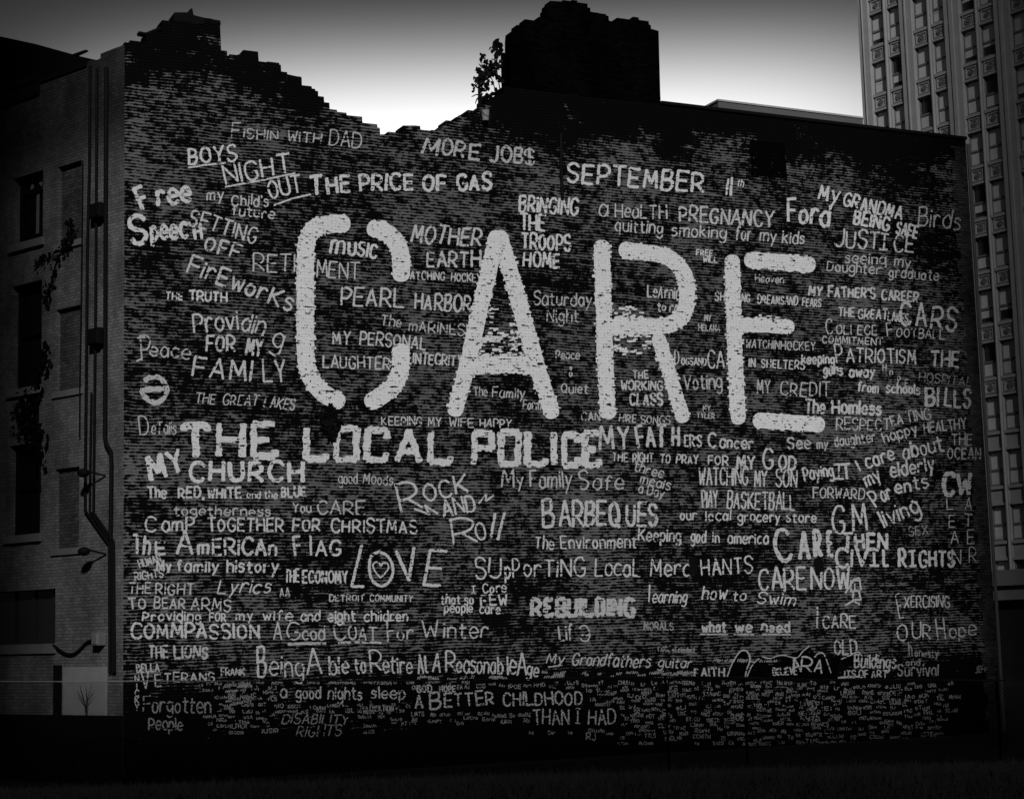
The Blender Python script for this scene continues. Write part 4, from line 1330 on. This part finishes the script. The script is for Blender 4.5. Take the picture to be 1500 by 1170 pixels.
ph('See my daughter happy', [('See', 1153, 657, 1188, 655, 16, 3.2), ('my', 1196, 657, 1214, 655, 13, 2.4), ('daughter', 1222, 654, 1283, 646, 14, 2.4), ('happy', 1294, 648, 1345, 633, 15, 2.6)], 'thin')
ph('THE OCEAN', [('THE', 1393, 652, 1424, 652, 16, 2.4), ('OCEAN', 1387, 671, 1437, 672, 16, 2.4)], 'thin')
ph('I care about my elderly parents living', [('I', 1260, 689, 1262, 688, 16, 3.4), ('care', 1269, 686, 1312, 672, 19, 3.4), ('about', 1323, 672, 1383, 660, 21, 3.4), ('my', 1269, 713, 1292, 701, 20, 3.4), ('elderly', 1304, 698, 1370, 688, 20, 3.4), ('P', 1282, 743, 1292, 736, 26, 3.4), ('ar', 1292, 735, 1308, 729, 20, 3.3), ('ents', 1311, 723, 1361, 713, 19, 3.4), ('living', 1293, 772, 1349, 750, 25, 3.5)])
ph('Paying IT FORWARD', [('Paying', 1177, 704, 1222, 697, 18, 3.2), ('!', 1219, 703, 1238, 703, 22, 3.4), ('T', 1232, 702, 1248, 701, 21, 4)])
ph('FORWARD', [('FORWARD', 1190, 729, 1267, 731, 15, 2.4)], 'thin')
ph('two letters', [('G', 1218, 780, 1240, 779, 39, 4.6), ('M', 1247, 778, 1271, 777, 38, 4.6)], 'white', (), False)
ph('SEX', [('SEX', 1331, 785, 1360, 782, 13, 2)], 'faint', (), False)
ph('CLEAN WATER', [('C', 1379, 722, 1400, 722, 31, 6.8), ('W', 1401, 722, 1426, 721, 30, 6.4)])
ph('downward letters of CLEAN WATER', [('L', 1386, 746, 1397, 746, 16, 2), ('E', 1389, 772, 1400, 772, 18, 2), ('A', 1392, 796, 1404, 796, 17, 2), ('N', 1393, 825, 1408, 825, 21, 2), ('A', 1413, 747, 1424, 747, 18, 2), ('T', 1412, 771, 1425, 771, 18, 2), ('E', 1416, 796, 1427, 796, 19, 2), ('R', 1419, 824, 1430, 824, 20, 2)], 'thin')
ph('CARE THEN CIVIL RIGHTS', [('C', 1135, 822, 1162, 819, 44, 7.5), ('A', 1169, 818, 1188, 817, 40, 7), ('R', 1191, 816, 1206, 815, 36, 7), ('E', 1210, 813, 1221, 813, 34, 6.6), ('THEN', 1233, 803, 1301, 803, 22, 5.4), ('CIV', 1222, 829, 1273, 829, 25, 5), ('!', 1272, 829, 1288, 829, 22, 4.6), ('L', 1292, 829, 1303, 829, 24, 5), ('R', 1315, 829, 1328, 829, 24, 4.6), ('!', 1330, 829, 1343, 829, 22, 4.4), ('GHTS', 1345, 829, 1400, 829, 23, 4.6)])
ph('CARE NOW', [('CARE', 1110, 863, 1181, 863, 30, 4), ('NOW', 1187, 863, 1244, 861, 30, 4)])
ph('scrawled little figure', [], 'thin', [([(1238, 868), (1246, 856), (1251, 848), (1258, 846), (1260, 850)], 2.5), ([(1246, 849), (1246, 866), (1261, 864), (1259, 850), (1249, 850)], 2.5), ([(1252, 855), (1252, 866)], 2), ([(1250, 867), (1249, 880), (1238, 886)], 2.5), ([(1258, 866), (1261, 878), (1252, 878), (1249, 880)], 2.5), ([(1252, 881), (1259, 885)], 2.5)])
ph('EXERCISING', [('E', 1316, 907, 1324, 906, 35, 2.2), ('XERCISING', 1324, 889, 1391, 889, 16, 2.2)], 'thin')
ph('OUR Hope', [('O', 1313, 938, 1329, 938, 23, 2.6), ('UR', 1335, 935, 1364, 935, 22, 2.6), ('H', 1372, 936, 1384, 935, 27, 2.6), ('ope', 1390, 934, 1430, 930, 20, 2.6)], 'thin')
ph('I CARE', [('I', 1197, 919, 1198, 919, 24, 2.8), ('CARE', 1204, 919, 1254, 919, 18, 2.7)], 'thin', [([(1197, 889), (1197, 891)], 3)])
ph('OLD Buildings', [('OLD', 1221, 958, 1256, 957, 20, 3), ('Buildings', 1250, 976, 1313, 979, 19, 2.8), ('ITS OF ART', 1236, 992, 1300, 991, 10, 2.3)], 'thin')
ph('honesty and Survival', [('h', 1330, 960, 1336, 960, 20, 2), ('onesty', 1339, 961, 1375, 962, 11, 2), ('and', 1326, 974, 1348, 974, 8, 2), ('Survival', 1314, 989, 1375, 989, 17, 2.5)], 'faint')
# --- lower middle
ph('MY FATHERS Cancer', [('M', 876, 659, 900, 659, 33, 5), ('Y', 904, 657, 924, 656, 31, 5), ('FAT', 931, 655, 977, 653, 29, 5.2), ('H', 983, 652, 996, 652, 26, 5), ("ER'S", 1001, 653, 1028, 654, 16, 3.2), ('C', 1037, 655, 1050, 654, 19, 3.4), ('ancer', 1053, 655, 1104, 657, 17, 3.3)])
ph('THE RIGHT TO PRAY FOR MY GOD', [('THE', 896, 675, 920, 676, 12, 2.2), ('RIGHT', 926, 676, 957, 677, 12, 2.3), ('TO', 966, 677, 982, 678, 12, 2.4), ('PRAY', 990, 678, 1023, 679, 12, 2.4), ('FOR', 1036, 680, 1067, 681, 13, 2.7), ('MY', 1078, 686, 1107, 686, 19, 4), ('G', 1117, 687, 1134, 686, 28, 4), ('OD', 1139, 686, 1167, 687, 19, 4)])
ph('WATCHING MY SON PLAY BASKETBALL', [('WATCHING', 1023, 710, 1096, 709, 24, 2.8), ('MY', 1104, 712, 1124, 712, 22, 2.8), ('SON', 1135, 712, 1168, 713, 24, 2.8), ('PlAY', 1027, 743, 1052, 743, 24, 2.8), ('BASKETBALL', 1064, 744, 1165, 747, 24, 2.8)])
ph('our local grocery store', [('our', 995, 761, 1021, 761, 14, 2.7), ('local', 1033, 762, 1071, 762, 14, 2.7), ('grocery', 1080, 763, 1143, 764, 14, 2.7), ('store', 1151, 764, 1196, 765, 14, 2.7)])
ph('Keeping god in america', [('Keeping', 934, 791, 998, 793, 17, 2.8), ('god', 1011, 793, 1034, 794, 17, 2.8), ('in', 1043, 794, 1054, 794, 14, 2.7), ('america', 1065, 795, 1126, 796, 15, 2.8)])
ph('BARBEQUES', [('B', 795, 771, 814, 769, 38, 5), ('ARBEQ', 818, 770, 909, 770, 35, 5), ('UES', 916, 769, 964, 769, 32, 5)])
ph('The Environment', [('The', 783, 803, 812, 804, 19, 2.9), ('Environment', 820, 803, 933, 802, 18, 2.7)])
ph('My Family Safe', [('M', 734, 713, 754, 713, 26, 3.4), ('y', 756, 712, 768, 711, 19, 2.6), ('F', 776, 712, 788, 711, 24, 3.2), ('amily', 789, 714, 838, 713, 24, 2.8), ('S', 848, 715, 863, 714, 27, 2.9), ('afe', 868, 715, 914, 716, 21, 2.9)], 'thin')
ph('three meals a Day', [('three', 927, 688, 971, 700, 14, 2.4), ('meals', 936, 707, 981, 718, 13, 2.4), ('a Day', 934, 721, 972, 729, 13, 2.4)], 'thin')
ph('SUPPORTING Local MercHANTS', [('SU', 695, 847, 735, 847, 30, 3.2), ('pP', 739, 846, 762, 845, 26, 3), ('orTiNG', 766, 844, 857, 843, 25, 3), ('LocaL', 871, 843, 939, 843, 24, 3), ('Merc', 952, 843, 1013, 843, 24, 3), ('HANTS', 1026, 842, 1103, 839, 23, 3)])
ph('REBUILDING', [('REBUILDING', 776, 901, 931, 901, 24, 6, dict(block=True, jit=.5))], 'thin')
ph('LIFE with a reversed e', [('Lif', 818, 938, 839, 937, 23, 2.8), ('@', 848, 938, 864, 938, 21, 2.8)], 'thin')
ph('MORALS', [('MORALS', 942, 922, 987, 922, 11, 2.3)], 'faint')
ph('CODE of conduct', [('CODE', 963, 954, 983, 954, 8, 1.9), ('of conduct', 984, 954, 1018, 955, 7, 1.8)], 'faint')
ph('learning how to Swim', [('l', 949, 882, 951, 882, 25, 2.6, dict(slant=.15)), ('earning', 954, 882, 1006, 882, 17, 2.5, dict(slant=.2)), ('how', 1027, 877, 1064, 878, 19, 2.5, dict(slant=.15)), ('to', 1072, 879, 1092, 879, 14, 2.5, dict(slant=.2)), ('Swim', 1108, 883, 1164, 886, 16, 2.5, dict(slant=.2))])
ph('what we need underlined', [('what', 1027, 925, 1064, 925, 14, 3.6), ('we', 1076, 925, 1102, 925, 15, 3.6), ('need', 1114, 925, 1158, 925, 14, 3.6)], 'thin', [([(1025, 928.5), (1066, 929)], 1.8), ([(1075, 928.8), (1104, 929)], 1.8), ([(1112, 929), (1158, 929)], 1.8)])
ph('My Grandfathers guitar', [('My', 799, 971, 826, 972, 14, 2.3, dict(slant=.2)), ('Grandfathers', 836, 973, 952, 977, 17, 2.6, dict(slant=.2)), ('guitar', 963, 977, 1013, 978, 14, 2.4, dict(slant=.2))], 'thin', [([(803, 976.5), (823, 974)], 2)])
ph('FAITH', [('FAITH', 1016, 990, 1062, 990, 12, 3)], 'thin')
ph('BELIEVE', [('BELiEVE', 1131, 988, 1168, 987, 10, 2.4)], 'thin')
# --- the band within reach of the ground
ph('a good nights sleep', [('a', 410, 1022, 421, 1022, 18, 2.6), ('good', 433, 1022, 470, 1022, 16, 2.5), ('nights', 480, 1023, 531, 1024, 17, 2.5), ('sleep', 543, 1022, 594, 1022, 16, 2.7)], 'thin')
ph('A BETTER CHILDHOOD THAN I HAD', [('A', 607, 1037, 620, 1037, 19, 3), ('B', 629, 1039, 647, 1038, 23, 3.4), ('ETTER', 650, 1034, 725, 1031, 19, 3.2), ('CHILDHOOD', 736, 1033, 854, 1031, 18, 3), ('THAN', 780, 1060, 834, 1060, 21, 2.6), ('!', 842, 1059, 850, 1059, 20, 2.5), ('HAD', 861, 1060, 902, 1060, 20, 2.6)], 'thin')
ph('DISABILITY RIGHTS', [('DISABILITY', 412, 1059, 510, 1060, 13, 2.1, dict(slant=.25)), ('RIGHTS', 433, 1078, 499, 1077, 15, 2.1, dict(slant=.25))], 'faint')
ph('DICATION', [('DICATION', 541, 1041, 577, 1041, 8, 2)], 'faint')
ph('GOD and HOPE', [('GOD', 610, 1013, 633, 1013, 9, 2.4), ('HOPE', 643, 1013, 668, 1012, 8, 2.2)], 'thin')
ph('a short name with a peace sign', [('BOB', 1070, 1054, 1090, 1054, 9, 1.9), ('LOVE', 1172, 1052, 1201, 1054, 10, 2), ('JEFF', 1428, 985, 1447, 983, 9, 1.9), ('RJ', 858, 1083, 873, 1083, 10, 1.9)], 'faint',
   [([(1190 + 6 * math.cos(a * .524), 1033 + 7.5 * math.sin(a * .524)) for a in range(13)], 1.8), ([(1190, 1026), (1190, 1040)], 1.6), ([(1190, 1033), (1186, 1038)], 1.6), ([(1190, 1033), (1194, 1038)], 1.6)], False)
# dense illegible scrawl in the same band
bm = bmesh.new()
rs_ = random.Random(41)
TAKEN = {(int(xx / 3), int(yy / 3)) for bx in ((408, 1003, 596, 1028), (604, 1010, 856, 1041), (778, 1036, 904, 1063), (410, 1044, 512, 1080), (290, 1016, 312, 1046)) for xx in range(bx[0], bx[2]) for yy in range(bx[1], bx[3])}
for _ in range(7000):
    if rs_.random() < .55:
        x0 = rs_.uniform(290, 1000)
        y0 = 1000 + abs(rs_.gauss(0, 1)) * (34 if x0 < 620 or x0 > 720 else 45)
    else:
        x0 = rs_.gauss(1170, 110)
        y0 = 1000 + abs(rs_.gauss(0, 1)) * 45
    if y0 > 1092 or x0 > 1390 or x0 < 285 or (x0 < 900 and y0 > 1076) or (540 < x0 < 770 and y0 > 1062):
        continue
    s = rs_.uniform(3.2, 6.0) * (1.5 if rs_.random() < .08 else 1)
    nlet = rs_.randint(2, 6)
    wx = nlet * s * .8
    cells = {(int(xx / 3), int(yy / 3)) for xx in range(int(x0), int(x0 + wx) + 1, 2) for yy in range(int(y0 - s), int(y0) + 1, 2)}
    if cells & TAKEN or y0 - s < 996:
        continue
    TAKEN |= cells
    tx_ = ''.join(rs_.choice('AEIOUSTNLRMHCaeionsrtl') for _ in range(nlet))
    word(bm, tx_, x0, y0, x0 + nlet * s * .8, y0 + rs_.uniform(-.7, .7), s, 1.3, off=0.0012)
for (x0, y0, x1, y1) in ((592, 992, 730, 996), (790, 985, 960, 993), (960, 985, 1010, 992), (1043, 968, 1145, 970), (322, 1000, 360, 1036)):
    for _ in range(16):
        x = rs_.uniform(x0, x1)
        yb = rs_.uniform(y0, y1)
        for k in range(rs_.randint(2, 6)):
            stroke(bm, [(x, yb), (x + 1.1, yb - rs_.uniform(2, 4)), (x + 2.0, yb - rs_.uniform(0, 3))], 1.3, 0.0012)
            x += 3
SCRAWL = bm

# spray-painted throw-up: black shapes with pale outlines, cut by the top wire of the fence
bm = bmesh.new()
for sh in ([(1066, 992), (1070, 976), (1080, 957), (1088, 953), (1094, 956), (1097, 968), (1092, 983), (1091, 993)],
           [(1092, 992), (1102, 972), (1116, 962), (1124, 966), (1122, 978), (1132, 993)],
           [(1128, 962), (1150, 961), (1166, 964), (1174, 956), (1184, 947), (1191, 953), (1195, 963), (1206, 956), (1211, 966), (1217, 986), (1219, 994), (1146, 994), (1140, 975)],
           [(1217, 958), (1230, 957), (1231, 970), (1224, 995), (1212, 994), (1206, 975), (1211, 972), (1217, 984)],
           [(1232, 965), (1257, 954), (1262, 960), (1254, 973), (1238, 975)]):
    f = bm.faces.new([bm.verts.new((MW.at(x, y)[0], -.0045, MW.at(x, y)[1])) for x, y in sh])
    bmesh.ops.triangulate(bm, faces=[f])
mesh('black_graffiti', bm, M['blackpaint'], WALL)
ph('pale outlines of a spray painted tag', [('A', 1161, 985, 1173, 981, 19, 3, dict(slant=.1)), ('R', 1171, 983, 1190, 986, 22, 3), ('A', 1191, 983, 1203, 985, 17, 2.6)], 'thin',
   [(smoothpts([(1065, 991), (1071, 974), (1081, 957), (1089, 952), (1096, 956), (1098, 966), (1093, 982), (1091, 992)]), 1.8), (smoothpts([(1094, 990), (1103, 972), (1116, 962), (1127, 964), (1145, 959), (1166, 963), (1176, 953), (1185, 946)]), 1.6),
    (smoothpts([(1193, 962), (1199, 956), (1206, 957), (1211, 968), (1217, 985)]), 1.6), ([(1232, 965), (1257, 954), (1263, 961)], 1.6), ([(1228, 992), (1262, 990)], 3)], False)

# --- the four giant letters of CARE
def big(name, strokes, patches=()):
    bm = bmesh.new()
    for p, wd in strokes:
        sp_ = smoothpts(p)
        ribbon(bm, sp_, wd - 1.5, off0=0.0145, cap=.7, wob=.06)
        # brick-ragged edges: short dashes of paint along both flanks
        re_ = random.Random(int(p[0][0]) + int(wd * 7))
        for a, b in zip(sp_, sp_[1:]):
            L = math.hypot(b[0] - a[0], b[1] - a[1])
            if L < .5:
                continue
            nx, ny = -(b[1] - a[1]) / L, (b[0] - a[0]) / L
            for _ in range(int(L / 3.4) + 1):
                tt = re_.random()
                sd_ = re_.choice((1, -1)) * (wd / 2 - 0.6 + re_.uniform(-2.6, 0.5))
                x, y_ = a[0] + (b[0] - a[0]) * tt + nx * sd_, a[1] + (b[1] - a[1]) * tt + ny * sd_
                l_ = re_.uniform(1.0, 2.6)
                ribbon(bm, [(x - l_, y_), (x + l_, y_ + .1)], re_.uniform(1.6, 3.8), off0=0.0145)
    rr = random.Random(len(name))
    for (x0, y0, x1, y1, k) in patches:
        for _ in range(k):
            x, y_ = rr.uniform(x0, x1), y1 - (y1 - y0) * rr.random() ** 1.8
            ribbon(bm, [(x, y_), (x + rr.uniform(2, 8), y_ + rr.uniform(-.6, .6))], rr.uniform(1.5, 3.6), off0=0.0145)
    o = mesh('giant_letter', bm, M['care'], WALL)
    o['label'] = name


big('giant white letter C made of two broad halves', [([(504, 328), (480, 329), (462, 334), (451, 348), (447, 372), (447, 440), (447, 510), (450, 540), (460, 562), (476, 578), (496, 588)], 27), ([(546, 335), (562, 339), (576, 350), (586, 370), (587, 404)], 27), ([(587, 512), (586, 540), (578, 562), (563, 577), (543, 589)], 27)])
big('giant white letter A', [([(727, 346), (715, 400), (700, 465), (684, 535), (666, 602)], 25), ([(731, 346), (748, 400), (766, 465), (786, 535), (808, 605)], 25), ([(697, 537), (735, 535), (778, 536)], 26)], ((700, 488, 770, 524, 95), (714, 450, 726, 500, 22), (746, 440, 760, 505, 22)))
big('giant white letter R', [([(881, 360), (883, 430), (886, 520), (890, 606)], 25), ([(914, 366), (945, 370), (975, 376), (996, 392), (1005, 415), (1005, 445), (996, 466), (975, 477), (940, 478), (900, 478)], 25), ([(964, 496), (978, 540), (1000, 612)], 22)], ((900, 450, 940, 466, 30), (898, 520, 965, 490, 60)))
big('giant white letter E', [([(1072, 381), (1074, 450), (1077, 540), (1081, 614)], 23.5), ([(1098, 381), (1140, 384), (1186, 388)], 25), ([(1084, 476), (1120, 477), (1156, 479)], 22), ([(1110, 616), (1150, 618), (1200, 622)], 24)], ((1092, 462, 1140, 468, 8),))

# the hundred largest phrases are parts of the wall, the small rest one part
PHR.sort(key=lambda t: -t[0])
NM = 96
rest = []
for i, (sz, read, bm, mat, show) in enumerate(PHR):
    if i >= NM:
        rest.append((bm, mat))
        continue
    o = mesh('painted_phrase', bm, M[mat], WALL)
    if show:
        o['label'] = 'painted words ' + read if len(read.split()) > 1 else 'the painted word ' + read
    elif read.split()[0] in ('round', 'scrawled', 'pale'):
        o['label'] = read if len(read.split()) > 3 else read + ' on the wall'
rest.append((SCRAWL, 'faint'))
bm = bmesh.new()
slots = []
for b_, mat in rest:
    if mat not in slots:
        slots.append(mat)
    for f in b_.faces:
        f.material_index = slots.index(mat)
    tmp = bpy.data.meshes.new('small_scrawl_source')
    b_.to_mesh(tmp)
    b_.free()
    bm.from_mesh(tmp)
    bpy.data.meshes.remove(tmp)
o = mesh('small_scrawl', bm, M[slots[0]], WALL)
for s in slots[1:]:
    o.data.materials.append(M[s])
tag(o, 'dense small scrawled writing along the foot of the wall', kind='stuff')
